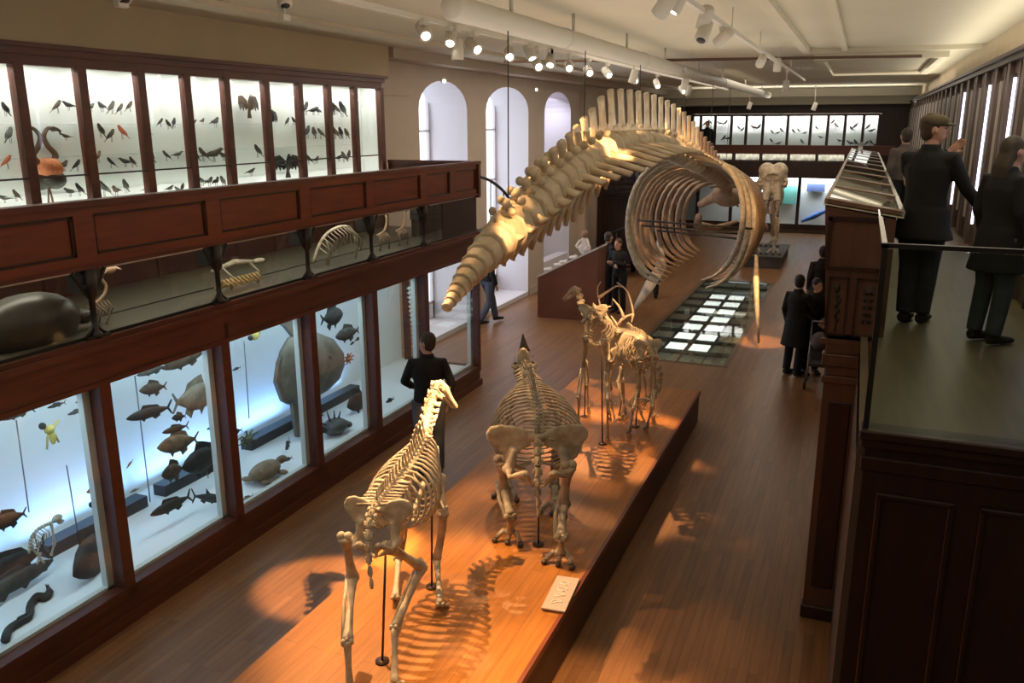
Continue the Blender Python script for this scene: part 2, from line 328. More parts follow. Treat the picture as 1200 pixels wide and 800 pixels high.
b=MB(); b.bb((CX-.08,1,3.50),(CX+.045,YE+.04,3.545)); b.bb((CX-.06,1,3.03),(CX+.03,YE+.02,3.06)); b.bb((CX-.01,YE-.05,3.0),(CX+.04,YE+.03,3.53)); b.build('cap_rail',WOOD,r,world=True)
# return of the parapet at the far end
r2=empty('parapet_return',(-6.3,YE,3.03),'short mahogany parapet closing the far end of the left gallery','parapet')
b=MB(); b.bb((-6.93,YE-.04,3.03),(CX-.08,YE,3.53)); b.bb((-6.93,YE-.06,3.5),(CX-.08,YE+.03,3.545)); b.build('board',WOOD,r2,world=True)
# see-through vitrines under the parapet
for i in range(len(BAYS)-1):
    y0,y1=BAYS[i],BAYS[i+1]
    r=empty('skeleton_vitrine',(CX-.25,(y0+y1)/2,2.5),'low clear glass vitrine under the left parapet, %s bay from the near end'%ORD[i],'vitrine','glass vitrines under the left parapet')
    if i<6: MB().bb((CX-.015,y0+.05,2.5),(CX-.01,y1-.05,3.03)).build('front_pane',GLASS,r,world=True); MB().bb((CX-.52,y0+.05,2.5),(CX-.515,y1-.05,3.03)).build('back_pane',GLASS,r,world=True)
    f=MB(); f.bb((CX-.02,y0,2.49),(CX+.0,y1,2.515)); f.bb((CX-.52,y0,2.5),(CX-.5,y1,2.515))
    f.build('rail',BLACK,r,world=True)
    f=MB(); f.bb((CX-.03,y0+.12,3.012),(CX-.0,y1-.12,3.03)); f.build('lit_strip',mat('strip_metal',(.8,.8,.76),.3,metal=.3),r,world=True)
    MB().bb((CX-.5,y0,2.5),(CX-.03,y1,2.508)).build('floor_board',mat('vitrine_floor',(.10,.085,.06),.6),r,world=True)
    if i==6:
        f=MB(); f.bb((CX-.03,10.72,2.5),(CX-.01,11.86,3.03)); f.bb((CX-.52,10.72,2.5),(CX-.5,11.86,3.03)); f.build('dark_panel',WOODD,r,world=True)
        MB().bb((CX-.015,10.17,2.5),(CX-.01,10.7,3.03)).build('front_pane',GLASS,r,world=True)
for i,y in enumerate(BAYS[1:-1]):
    r=empty('iron_bracket',(CX+.0,y,2.49),'black cast iron bracket carrying the left parapet, %s from the near end'%ORD[i],'bracket','cast iron brackets under the left parapet')
    f=MB(); f.tube([(0,0,.0),(0,0,.03),(0,0,.06),(0,0,.3),(0,0,.34),(0,0,.54)],[.05,.05,.024,.024,.05,.06],8).box((-.1,0,.44),(.16,.10,.18)); f.build('post',BLACK,r)
    f=MB(); f.box((0,0,.01),(.07,.22,.02)); f.tube([(0,-.1,.015),(0,-.04,.06),(0,0,.14),(0,.04,.06),(0,.1,.015)],.013,6); f.build('foot',BLACK,r)
    for s in (-1,1):
        f=MB(); f.tube([(0,0,.3),(0,s*.06,.36),(0,s*.12,.47),(0,s*.15,.53)],[.014,.012,.012,.02],6); f.tube([(0,s*.02,.42),(0,s*.07,.44),(0,s*.06,.5),(0,s*.02,.49)],.01,6); f.build('scroll',BLACK,r)
for k in range(6): area('vitrine_tube',(CX-.2,(BAYS[k]+BAYS[k+1])/2,3.02),(.1,1.1),1.6,(1,.92,.75),look_rot((-.2,0,-1)))
# upper bird cases against the wall
UX=-6.95
UY=[5.57-.69-.69,5.57-.69,5.57,6.24,6.93,7.58,8.24,8.97,9.66,10.33,11.0,11.72]
UY=[4.22,4.91,5.55,6.22,6.95,7.60,8.24,8.97,9.66,10.33,11.00,11.74]
UY=[3.48,4.17,4.86]+UY[2:]
for i in range(len(UY)-1):
    y0,y1=UY[i],UY[i+1]
    r=empty('bird_case',(-7.12,(y0+y1)/2,2.5),'tall glazed bird case on the left gallery, %s pane from the near end'%ORD[i],'display case','glazed bird cases on the left gallery')
    f=MB(); f.bb((UX-.05,y0-.05,2.5),(UX+.03,y0+.05,4.63)); f.bb((UX-.05,y0,2.5),(UX+.02,y1,3.12)); f.bb((UX-.05,y0,4.61),(UX+.02,y1,4.72))
    if i==len(UY)-2: f.bb((UX-.05,y1-.05,2.5),(UX+.03,y1+.05,4.63)); f.bb((-7.3,y1,2.5),(UX,y1+.05,4.7))
    f.build('frame',WOOD,r,world=True)
    MB().bb((UX-.01,y0+.05,3.12),(UX-.006,y1-.05,4.61)).build('glass_pane',GLASS,r,world=True)
    MB().bb((-7.30,y0,2.9),(-7.27,y1,4.66)).build('back_board',WHITE,r,world=True)
    if i==len(UY)-2: MB().bb((-7.28,y1-.06,3.1),(UX-.05,y1-.05,4.63)).build('side_board',WHITE,r,world=True)
    MB().bb((-7.28,y0,4.62),(UX-.05,y1,4.65)).build('roof_board',WHITE,r,world=True)
    MB().bb((-7.28,y0,3.08),(UX-.05,y1,3.12)).build('floor_board',WHITE,r,world=True)
    if i not in (len(UY)-2,):
        for z in (3.47,3.80,4.10): MB().bb((-7.26,y0+.06,z-.005),(UX-.07,y1-.06,z)).build('glass_shelf',GLASSS,r,world=True)
    MB().bb((UX-.0,y0+.05,3.62),(UX+.03,y1-.05,3.635)).build('lock_rail',BLACK,r,world=True)
    area('bird_tube',(UX-.09,(y0+y1)/2,4.60),(.08,y1-y0-.14),2.6,(1,.98,.90),look_rot((-.25,0,-1)),None); area('bird_fill_low',(UX-.07,(y0+y1)/2,3.16),(.06,y1-y0-.14),1.5,(1,.98,.90),look_rot((-.6,0,1)),None)  # the low area is added fill that evens out the case light
r=empty('case_cornice',(UX,8,4.72),'dark mahogany cornice crowning the left bird cases','cornice')
b=MB(); b.bb((-7.3,3.4,4.70),(UX+.05,11.8,4.76)); b.bb((-7.3,3.4,4.76),(UX+.09,11.84,4.80)); b.build('moulding',WOOD,r,world=True)
# ================================================================== FAR END CASES  (plane y=34)
YB=34.0
def bx(px): return at(px,150,y=YB).x
BPX=[811,821,838,857,874.5,894,923,950,970,990,1011.5,1030]
BXs=[bx(p) for p in BPX]
zt=at(920,136,y=YB).z; zb=at(920,170,y=YB).z
for i in range(len(BXs)-1):
    x0,x1=BXs[i],BXs[i+1]
    r=empty('bird_case',((x0+x1)/2,YB+.2,zb),'lit glazed case on the far gallery, %s pane from its left end'%ORD[i],'display case','glazed cases on the far gallery')
    f=MB(); f.bb((x0-.05,YB-.03,zb-.06),(x0+.05,YB+.05,zt+.05)); f.bb((x0,YB,zb-.08),(x1,YB+.05,zb)); f.bb((x0,YB,zt),(x1,YB+.05,zt+.08))
    if i==len(BXs)-2: f.bb((x1-.05,YB-.03,zb-.06),(x1+.05,YB+.05,zt+.05))
    f.build('frame',WOODD,r,world=True)
    MB().bb((x0+.04,YB+.02,zb),(x1-.04,YB+.025,zt)).build('glass_pane',GLASS,r,world=True)
    MB().bb((x0,YB+.45,zb-.05),(x1,YB+.5,zt+.05)).build('back_board',WHITE,r,world=True)
    MB().bb((x0,YB+.05,(zb+zt)/2-.1),(x1,YB+.44,(zb+zt)/2-.09)).build('glass_shelf',GLASSS,r,world=True)
area('far_tube',((BXs[0]+BXs[-1])/2,YB+.15,zt+.02),(BXs[-1]-BXs[0],.12),50,(1,.96,.95),look_rot((0,.6,-1)))
b=MB(); b.bb((-7.3,YB+.02,zt+.1),(1.5,YB+.5,4.7)); b.bb((-7.3,YB-.06,zt+.09),(1.4,YB+.02,zt+.2)); b.bb((BXs[-1]+.05,YB,2.5),(1.4,YB+.5,zt+.1)); b.bb((-7.3,YB+.1,2.5),(BXs[0]-.05,YB+.5,zt+.1)); b.bb((BXs[0],YB+.02,2.5),(BXs[-1],YB+.5,zb-.08))
r=empty('case_surround',(-2.5,YB,2.5),'dark wooden surround framing the far gallery cases','case surround'); b.build('board',WOODD,r,world=True)
# far gallery: slab, parapet, glimpse of vitrines
b=MB(); b.bb((-7.3,31.8,2.30),(1.9,34.5,2.5)); struct('floor_gallery_back',b,WOODD)
YP=31.8
def zz(py,y=YP): return at(920,py,y=y).z
r=empty('far_parapet',(-2.5,YP,2.5),'dark red panelled parapet along the far gallery','parapet')
b=MB(); b.bb((-7.3,YP,zz(180.5)),(1.0,YP+.05,zz(171))); b.bb((-7.3,YP-.03,zz(172.5)),(1.0,YP+.08,zz(170))); b.build('board',WOOD,r,world=True)
b=MB(); b.bb((-7.3,YP-.02,2.2),(1.0,YP+.05,zz(189))); b.build('beam',WOODD,r,world=True)
for k in range(7):
    b=MB(); xx=-5.3+k*.95; b.bb((xx,YP,zz(189)),(xx+.06,YP+.06,zz(180))); b.build('post',BLACK,r,world=True)
zq0,zq1=zz(188.2),zz(181)
for k in range(6):
    xx=-5.3+k*.95
    r=empty('vitrine',(xx+.5,YP+.4,zq0),'small bright glass vitrine in the far parapet, %s from the left'%ORD[k],'vitrine','glass vitrines in the far parapet')
    MB().bb((xx+.08,YP+.35,zq0),(xx+.92,YP+.38,zq1)).build('back_board',mat('vitrine_pale',(.62,.60,.52),.7,noise=(.25,.22,.18),nscale=9),r,world=True)
    MB().bb((xx+.08,YP+.02,zq0),(xx+.92,YP+.024,zq1)).build('glass_pane',GLASS,r,world=True)
area('far_vitrine_lamp',(-2.6,YP+.2,zq1+.0),(5,.1),10,(1,.95,.85),look_rot((0,.5,-1)))
# lower far cases
z1,z0=at(920,208.5,y=YB).z,at(920,262,y=YB).z
LX=[bx(p) for p in (741,782,822,862,902,942.5,985)]
for i in range(len(LX)-1):
    x0,x1=LX[i],LX[i+1]
    r=empty('picture_case',((x0+x1)/2,YB,z0),'large backlit glass case at the far ground floor end, %s from left'%ORD[i],'display case','large cases at the far end')
    f=MB(); f.bb((x0-.06,YB-.05,.1),(x0+.06,YB+.05,z1+.1)); f.bb((x0,YB-.03,z0-.2),(x1,YB+.05,z0)); f.bb((x0,YB-.03,z1),(x1,YB+.05,z1+.2)); f.build('frame',WOODD,r,world=True)
    MB().bb((x0+.05,YB+.0,z0),(x1-.05,YB+.006,z1)).build('glass_pane',GLASS,r,world=True)
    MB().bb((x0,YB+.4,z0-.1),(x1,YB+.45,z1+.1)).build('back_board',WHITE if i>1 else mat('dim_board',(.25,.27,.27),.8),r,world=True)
    if i==4: MB().bb((x0+.3,YB+.3,z1-1.0),(x1-.1,YB+.36,z1-.3)).build('sea_picture',mat('teal_picture',(.12,.5,.42),.6,noise=(.3,.6,.55),nscale=2),r,world=True)
    if i==5:
        MB().bb((x0+.25,YB+.3,z1-.5),(x0+.9,YB+.36,z1-.2)).build('info_board',mat('info_blue',(.10,.14,.3),.6),r,world=True)
        g=MB(); g.tube([(x0+.15,YB+.25,z0+.08),(x0+.6,YB+.25,z0+.3),(x1-.05,YB+.25,z0+.62)],[.05,.12,.03],6); g.build('blue_model',mat('model_blue',(.03,.12,.4),.4),r,world=True)
area('far_low_lamp',(bx(930),YB+.2,z1+.02),(4.2,.15),75,(.86,.93,1),look_rot((0,.5,-1)))
b=MB(); b.bb((-7.3,YB-.02,0),(1.9,YB+.4,z0-.2)); b.bb((-7.3,YB-.02,z1+.2),(1.9,YB+.4,2.3)); struct('wall_back_lower',b,mat('dark_wainscot',(.10,.06,.045),.6))
# ================================================================== RIGHT GALLERY
GE=-.12
b=MB(); b.bb((GE,6.87,2.3),(1.9,34,2.5)); b.bb((.12,4.72,2.3),(1.9,6.87,2.5)); struct('floor_gallery_right',b,GFLOOR)
b=MB(); b.bb((-9,-3,2.3),(2,.2,2.5)); struct('floor_gallery_front',b,GFLOOR)
# lower walnut wall of the right side
b=MB(); b.bb((GE+.02,6.95,0),(GE+.1,34,2.3)); struct('wall_right_lower',b,WOODK)
r=empty('corner_pilaster',(0,6.87,0),'dark walnut pilaster standing on the parquet under the gallery desk','pilaster')
b=MB(); b.bb((GE,6.87,.12),(.14,6.97,2.1)); b.build('shaft',WOODK,r,world=True)
b=MB(); b.bb((GE+.05,6.855,.3),(.10,6.875,1.95)); b.build('panel',WOODD,r,world=True,bevel=.008)
b=MB(); b.bb((GE-.015,6.85,0),(.14,6.97,.12)); b.build('plinth',WOODD,r,world=True,bevel=.01)
b=MB(); b.bb((GE-.02,6.85,2.1),(.14,6.97,2.16)); b.bb((GE,6.86,2.16),(.14,6.97,2.24)); b.bb((GE-.03,6.84,2.24),(.14,6.97,2.34)); b.bb((GE-.01,6.85,2.34),(.14,6.97,2.42)); b.build('capital',WOODK,r,world=True,bevel=.008)
# gallery desk (long table case with sloping glass)
DY0,DY1=6.87,20.6
r=empty('desk_case',(.05,6.87,2.42),'long walnut desk case with sloping glazed compartments on the right gallery','desk case')
xl,xr=-.235,.33; ztl,ztr=3.515,3.43
b=MB(); b.add([(xl+.1,DY0,2.42),(.28,DY0,2.42),(.28,DY0,ztr-.03),(xl+.01,DY0,ztl-.03),(xl+.1,DY1,2.42),(.28,DY1,2.42),(.28,DY1,ztr-.03),(xl+.01,DY1,ztl-.03)],[(0,1,2,3),(7,6,5,4),(0,3,7,4),(1,5,6,2),(0,4,5,1),(3,2,6,7)]); b.build('body',WOODK,r,world=True)
b=MB(); b.bb((-.19,DY0-.02,3.03),(-.16,DY0,3.40)); b.bb((.17,DY0-.02,3.03),(.2,DY0,3.40)); b.bb((-.19,DY0-.02,3.0),(.2,DY0,3.03)); b.bb((-.19,DY0-.02,3.38),(.2,DY0,3.41)); b.build('upper_panel_frame',WOODD,r,world=True)
for k,(x0,x1) in enumerate(((-.15,.00),(.05,.22))):
    b=MB(); 
    for (p,q,z0_,z1_) in ((x0,x0+.015,2.5,2.95),(x1-.015,x1,2.5,2.95),(x0,x1,2.49,2.505),(x0,x1,2.935,2.95)): b.bb((p,DY0-.018,z0_),(q,DY0,z1_))
    b.build('panel_frame',WOODD,r,world=True)
    xc=(x0+x1)/2
    if k==0:
        b=MB(); b.ell((xc-.01,DY0-.008,2.86),(.024,.012,.035)); 
        for j in range(6): b.ell((xc+(.012 if j%2 else -.006),DY0-.008,2.80-j*.038),(.017-.0012*j,.01,.024))
        b.tube([(xc,DY0-.008,2.6),(xc+.004,DY0-.008,2.52)],.006,6); b.build('carved_ornament',BLACK,r,world=True)
    else:
        b=MB(); 
        for j in range(5):
            z=2.84-j*.056; b.ell((xc-.016,DY0-.008,z),(.014,.01,.02)); b.ell((xc+.018,DY0-.008,z-.005),(.016,.01,.022))
        b.tube([(xc-.03,DY0-.008,2.89),(xc,DY0-.008,2.84),(xc+.035,DY0-.008,2.87)],.008,6); b.build('carved_ornament',BLACK,r,world=True)
b=MB(); b.bb((-.17,DY0-.02,2.42),(.28,DY0+.02,2.46)); b.build('base_moulding',WOODK,r,world=True)
sl=V((xr-xl,0,ztr-ztl)); nrm=V((-(ztr-ztl),0,xr-xl)).normalized()
def slab(x0f,x1f,y0,y1,t,lift,nm,m):
    a=V((xl,0,ztl))+sl*x0f+nrm*lift; c=V((xl,0,ztl))+sl*x1f+nrm*lift; b=MB()
    b.add([(a.x,y0,a.z),(c.x,y0,c.z),(c.x,y1,c.z),(a.x,y1,a.z)]+[(p.x+nrm.x*t,y,p.z+nrm.z*t) for p,y in ((a,y0),(c,y0),(c,y1),(a,y1))],[(0,3,2,1),(4,5,6,7),(0,1,5,4),(1,2,6,5),(2,3,7,6),(3,0,4,7)]); return b.build(nm,m,r,world=True)
slab(0,1,DY0,DY1,.01,-.02,'specimen_bed',mat('specimen_bed',(.70,.68,.50),.6,noise=(.40,.38,.24),nscale=12))
slab(0,.05,DY0,DY1,.03,0,'side_rail',mat('desk_rail',(.30,.22,.14),.35)); slab(.95,1,DY0,DY1,.03,0,'side_rail',mat('desk_metal',(.7,.7,.66),.2,metal=.7))
slab(.04,.96,DY0,DY1,.005,.02,'glass_top',GLASS)
k=0; y=DY0
while y<DY1: slab(.04,.96,y,y+.16,.03,0,'cross_bar',mat('desk_wood',(.16,.09,.05),.4)); y+=1.4; k+=1
slab(.04,.96,DY1-.09,DY1,.03,0,'cross_bar',mat('desk_wood'))
area('desk_glow',(.05,13,3.75),(.3,12),6,(1,1,.85),(0,0,0)) if False else None
# dark side under the desk, gallery side
b=MB(); b.bb((GE,DY1,2.42),(.0,31.8,3.45)); r=empty('right_parapet',(GE,25,2.42),'plain dark parapet beyond the desk case on the right gallery','parapet'); b.build('board',WOODD,r,world=True)
# glass balustrade across the gallery end + walnut front below
YG=4.65
r=empty('glass_balustrade',(.9,YG,2.5),'clear glass balustrade with dark top rail across the right gallery end','balustrade')
b=MB(); b.bb((.15,YG-.006,2.52),(1.9,YG+.006,3.48)); b.build('glass_panel',GLASSD,r,world=True)
b=MB(); b.bb((.144,YG,2.52),(.156,6.8,3.48)); b.build('side_glass_panel',GLASSD,r,world=True)
b=MB(); b.bb((.13,YG-.015,3.485),(1.9,YG+.015,3.508)); b.build('top_rail',BLACK,r,world=True)
b=MB(); b.bb((.137,YG,3.48),(.163,6.1,3.497)); b.build('side_rail',mat('desk_metal'),r,world=True)
b=MB(); b.bb((.137,YG-.015,2.5),(.165,YG+.015,3.5)); b.build('corner_post',BLACK,r,world=True)
r=empty('walnut_screen',(.9,YG,0),'very dark walnut panelled screen below the glass balustrade','wall panel')
b=MB(); b.bb((.16,YG,0),(1.9,YG+.07,2.47)); b.build('board',WOODD,r,world=True)
b=MB(); b.bb((.12,YG-.06,2.47),(1.9,YG+.1,2.52)); b.bb((.13,YG-.04,2.42),(1.9,YG+.1,2.47)); b.bb((.14,YG-.02,2.28),(1.9,YG+.1,2.36)); b.build('cornice',WOODD,r,world=True,bevel=.008)
for x0,x1 in ((.24,.62),(.74,1.12),(1.24,1.62)):
    b=MB()
    for (p,q,z0_,z1_) in ((x0,x0+.03,.3,2.15),(x1-.03,x1,.3,2.15),(x0,x1,.27,.3),(x0,x1,2.13,2.16)): b.bb((p,YG-.02,z0_),(q,YG,z1_))
    b.build('panel_frame',WOODD,r,world=True,bevel=.006)
b=MB(); b.bb((.12,YG,.0),(.16,6.87,2.47)); b.build('side_board',mat('grey_walnut',(.09,.06,.045),.45),r,world=True)
# right wall cases: a long rank of narrow glazed cases
RX=1.45; zt2=4.72
UYR=[3.0+1.0*k for k in range(31)]
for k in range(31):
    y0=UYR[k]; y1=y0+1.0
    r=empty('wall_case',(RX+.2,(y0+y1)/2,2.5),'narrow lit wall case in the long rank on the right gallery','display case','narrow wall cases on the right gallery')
    f=MB(); f.bb((RX-.05,y0-.09,2.5),(RX+.03,y0+.09,zt2)); f.bb((RX-.02,y0+.42,2.5),(RX+.03,y0+.52,zt2)); f.bb((RX,y0,2.5),(RX+.03,y1,2.75)); f.bb((RX,y0,4.6),(RX+.03,y1,zt2)); f.build('frame',mat('pale_walnut',(.13,.085,.06),.45,noise=(.09,.055,.04),nscale=3,stretch=(5,5,.8)),r,world=True)
    MB().bb((RX+.01,y0+.04,2.75),(RX+.014,y1-.04,4.6)).build('glass_pane',GLASS,r,world=True)
    MB().bb((RX+.36,y0,2.6),(RX+.4,y1,4.7)).build('back_board',WHITE,r,world=True)
    MB().bb((RX-.045,y0+.56,2.8),(RX-.02,y0+.60,4.55)).build('glass_edge_strip',mat('glass_edge_glow',(.9,.9,1),emit=(.80,.76,1),es=2.6) if k in (4,7,9,12) else mat('pale_strip',(.55,.50,.44),.4),r,world=True)  # glow on a few strips imitates light caught in the glass edges
b=MB(); b.bb((RX-.08,2,zt2),(1.62,34,zt2+.06)); b.bb((RX-.12,2,zt2+.06),(1.62,34,zt2+.10)); r=empty('case_cornice',(RX,15,zt2),'dark cornice running along the top of the right wall cases','cornice'); b.build('moulding',WOODD,r,world=True)
area('right_tubes',(RX+.1,15,4.66),(.1,24),60,(.9,.9,1),look_rot((.4,0,-1)))
# ================================================================== SKELETONS
def lerp(a,b,t): return a+(b-a)*t
def resample(pts,n):
    """n+1 points evenly spaced on a smooth curve through pts"""
    P=[V(p) for p in pts]; dense=[]
    for i in range(len(P)-1):
        p0=P[max(i-1,0)];p1=P[i];p2=P[i+1];p3=P[min(i+2,len(P)-1)]
        for k in range(12):
            t=k/12; dense.append(.5*((2*p1)+(-p0+p2)*t+(2*p0-5*p1+4*p2-p3)*t*t+(-p0+3*p1-3*p2+p3)*t**3))
    dense.append(P[-1]); L=[0]
    for a,b in zip(dense[:-1],dense[1:]): L.append(L[-1]+(b-a).length)
    out=[];j=0
    for i in range(n+1):
        d=L[-1]*i/n
        while j<len(L)-2 and L[j+1]<d: j+=1
        t=(d-L[j])/max(1e-9,L[j+1]-L[j]); out.append(dense[j].lerp(dense[j+1],min(1,max(0,t))))
    return out
def vert_mb(p,t,r,L,sp=0,lean=0,tr=0,droop=0,thick=.3,up=V((0,0,1)),chev=0):
    """one vertebra: waisted body, arch, neural spine, transverse processes, articular knobs"""
    mb=MB(); t=t.normalized(); s=t.cross(up).normalized(); u=s.cross(t).normalized()
    mb.tube([p-t*L*.46,p-t*L*.34,p,p+t*L*.34,p+t*L*.46],[r*.92,r,r*.78,r,r*.92],10)
    if sp>0:
        a=p+u*r*.7; tip=p+u*(r+sp)+t*lean; L_=min(L,.28)
        mb.tube([a,a.lerp(tip,.35),a.lerp(tip,.75),tip],[(r*.30,L_*.36),(r*.20,L_*.24),(r*.17,L_*.22),(r*.2,L_*.27)],7,up=t)
        for q in (-1,1): mb.ell(p+u*r*1.15+s*q*r*.5+t*L*.3,(r*.22,r*.22,r*.22),n=6,m=4)
    if tr>0:
        for q in (-1,1):
            a=p+s*q*r*.7; tip=p+s*q*(r+tr)-u*droop+t*lean*.3
            mb.tube([a,a.lerp(tip,.5)+u*tr*.04,tip],[(r*.26,L*.34),(r*.14,L*.25),(r*.12,L*.34)],7,up=t)
    if chev>0:
        a=p-u*r*.9; tip=p-u*(r+chev)-t*lean*.4
        for q in (-1,1): mb.tube([a+s*q*r*.4,a.lerp(tip,.45)+s*q*r*.12,tip],[(r*.12,L*.2),(r*.1,L*.26),(r*.1,L*.22)],6,up=t)
    return mb
def bone_mb(p0,p1,r,e0=1.7,e1=1.6,bend=0,flat=1):
    p0=V(p0);p1=V(p1);d=p1-p0;n=d.normalized(); o=V((0,0,1)).cross(n); o=o.normalized() if o.length>.01 else V((1,0,0))
    c=n.cross(o)*bend*d.length; mb=MB()
    ts=(0,.05,.13,.3,.5,.7,.87,.95,1);rs=(e0*.7,e0,e0*.8,1.05,.92,1.05,e1*.8,e1,e1*.7)
    mb.tube([p0+d*t+c*math.sin(PI*t) for t in ts],[(r*k*flat,r*k) for k in rs],8)
    for q in (-1,1): mb.ell(p1+o*q*r*e1*.5,(r*e1*.62,)*3,n=7,m=5); mb.ell(p0+o*q*r*e0*.45,(r*e0*.6,)*3,n=7,m=5)
    return mb
def skull_parts(root,pos,d,up,L,kind,material):
    """pos = occiput, d = direction to the nose"""
    d=V(d).normalized(); s=d.cross(V(up)).normalized(); u=s.cross(d).normalized()
    def Q(a,b,c): return pos+d*a*L+s*b*L+u*c*L
    mb=MB()
    prof={'camel':[(0,.13,.12,.02),(.08,.17,.17,.03),(.25,.19,.19,.04),(.42,.17,.16,.02),(.6,.12,.14,-.01),(.8,.10,.12,-.03),(.94,.095,.11,-.05),(1,.06,.07,-.06)],
          'deer':[(0,.12,.12,.0),(.1,.16,.17,.03),(.28,.19,.17,.03),(.45,.13,.14,0),(.65,.085,.10,-.03),(.85,.065,.075,-.06),(1,.035,.035,-.07)],
          'rhino':[(0,.20,.16,.14),(.06,.24,.18,.12),(.2,.17,.16,.05),(.4,.22,.14,-.02),(.58,.17,.13,-.02),(.78,.14,.13,.0),(.93,.12,.10,.0),(1,.05,.05,-.03)],
          'elephant':[(0,.30,.34,.1),(.15,.44,.46,.12),(.35,.46,.48,.08),(.55,.38,.36,-.05),(.75,.26,.22,-.2),(.92,.20,.14,-.32),(1,.1,.08,-.36)]}[kind]
    mb.tube([Q(t,0,h) for t,w,q,h in prof],[(w*L*({'rhino':.9,'camel':.78}.get(kind,.62)),q*L*.62) for t,w,q,h in prof],12,up=s)
    mb.ell(Q(-.02,0,-.02),(.05*L,)*3,n=7,m=5)
    jt='elephant'!=kind
    for q in (-1,1):
        mb.tube([Q(.1,q*.13,-.04),Q(.22,q*.2,-.04),Q(.36,q*.2,-.03),Q(.5,q*.13,-.05)],[.022*L,.03*L,.028*L,.03*L],6)   # cheek arch
        pts=[Q(.36+.065*math.cos(a),q*(.155 if jt else .28),.05+.06*math.sin(a)) for a in [i*2*PI/8 for i in range(9)]]
        mb.tube(pts,.016*L,5)                                                                                     # orbit rim
        mb.tube([Q(.62,q*.06,-.06),Q(.98,q*.035,-.10)],[.02*L,.014*L],5)
    if kind=='elephant':
        pts=[Q(.5+.10*math.sin(a),.22*math.cos(a),.28+.04*math.sin(a)) for a in [i*2*PI/10 for i in range(11)]]; mb.tube(pts,.03*L,5)
    ct=MB()
    if kind!='elephant':
        for q in (-1,1): ct.ell(Q(.37,q*.17,.045),(.058*L,)*3); ct.tube([Q(.13,q*.135,-.01),Q(.3,q*.15,-.02)],.035*L,8); 
        ct.tube([Q(.93,0,.0),Q(1.1,0,-.02)],.035*L,8)
    else:
        for q in (-1,1): ct.ell(Q(.55,q*.30,.12),(.10*L,)*3); ct.ell(Q(.40,q*.10,.36),(.10*L,.06*L,.09*L)); ct.ell(Q(.5,q*.12,.05),(.02*L,)*3)
        ct.tube([Q(.42,-.14,.36),Q(.42,.14,.36)],.055*L,8); ct.tube([Q(.42,0,.36),Q(.7,0,.26)],.045*L,8)
    mb.tube([Q(.02,0,.06),Q(.3,0,.17 if kind!='elephant' else .4)],.03*L,6)
    if kind=='elephant':
        mb=MB(); HM=Matrix((s,d,u)).transposed()
        mb.ell(Q(.20,0,.12),(.40*L,.30*L,.36*L),M=HM,n=18,m=12)
        for q in (-1,1):
            mb.ell(Q(.10,q*.17,.22),(.24*L,.24*L,.26*L),M=HM,n=14,m=10); mb.ell(Q(.38,q*.33,.10),(.11*L,.16*L,.13*L),M=HM)
            mb.tube([Q(.35,q*.12,.16),Q(.65,q*.13,.08),Q(.92,q*.16,.0)],[.15*L,.12*L,.10*L],12)
        ct=MB().ell(Q(.36,0,.42),(.20*L,.09*L,.12*L),M=HM).ell(Q(.50,0,.34),(.06*L,.20*L,.12*L),M=HM)
        for q in (-1,1): ct.ell(Q(.46,q*.34,.22),(.07*L,)*3)
    sk=mb.build('skull',material,root,world=True,remesh=L*.022,smooth_it=2,cut=ct)
    j=MB()
    for q in (-1,1):
        j.tube([Q(.16,q*.13,.0),Q(.17,q*.14,-.12),Q(.24,q*.13,-.20),Q(.45,q*.09,-.20),Q(.75,q*.05,-.19),Q(.95,q*.02,-.16)],[(.02*L,.04*L),(.02*L,.06*L),(.025*L,.06*L),(.022*L,.045*L),(.02*L,.03*L),(.02*L,.025*L)],8,up=s)
    j.build('lower_jaw',material,sk,world=True)
    for q in (-1,1):
        t=MB(); t.box(Q(.59,q*.067,-.115),(.24*L,.02*L,.02*L),Matrix((d,s,u)).transposed())
        for k in range(6): t.box(Q(.45+.055*k,q*(.085-.008*k),-.13),(.035*L,.035*L,.05*L))
        t.build('tooth_row',mat('tooth',(.75,.68,.52),.4),sk,world=True)
    if kind=='rhino':
        h=MB(); h.tube([Q(.86,0,.06),Q(.88,0,.15),Q(.89,0,.25),Q(.86,0,.38)],[.11*L,.075*L,.045*L,.006],10); h.build('horn',mat('rhino_horn',(.10,.06,.04),.5),sk,world=True)
        h=MB(); h.tube([Q(.66,0,.06),Q(.67,0,.12),Q(.66,0,.18)],[.07*L,.045*L,.006],8); h.build('horn',MATS['rhino_horn'],sk,world=True)
    if kind=='elephant':
        for q in (-1,1):
            h=MB(); h.tube([Q(.85,q*.15,-.35),Q(1.0,q*.18,-.55),Q(1.15,q*.18,-.7)],[.06*L,.05*L,.03*L],8); h.build('tusk',material,sk,world=True)
    return sk,Q
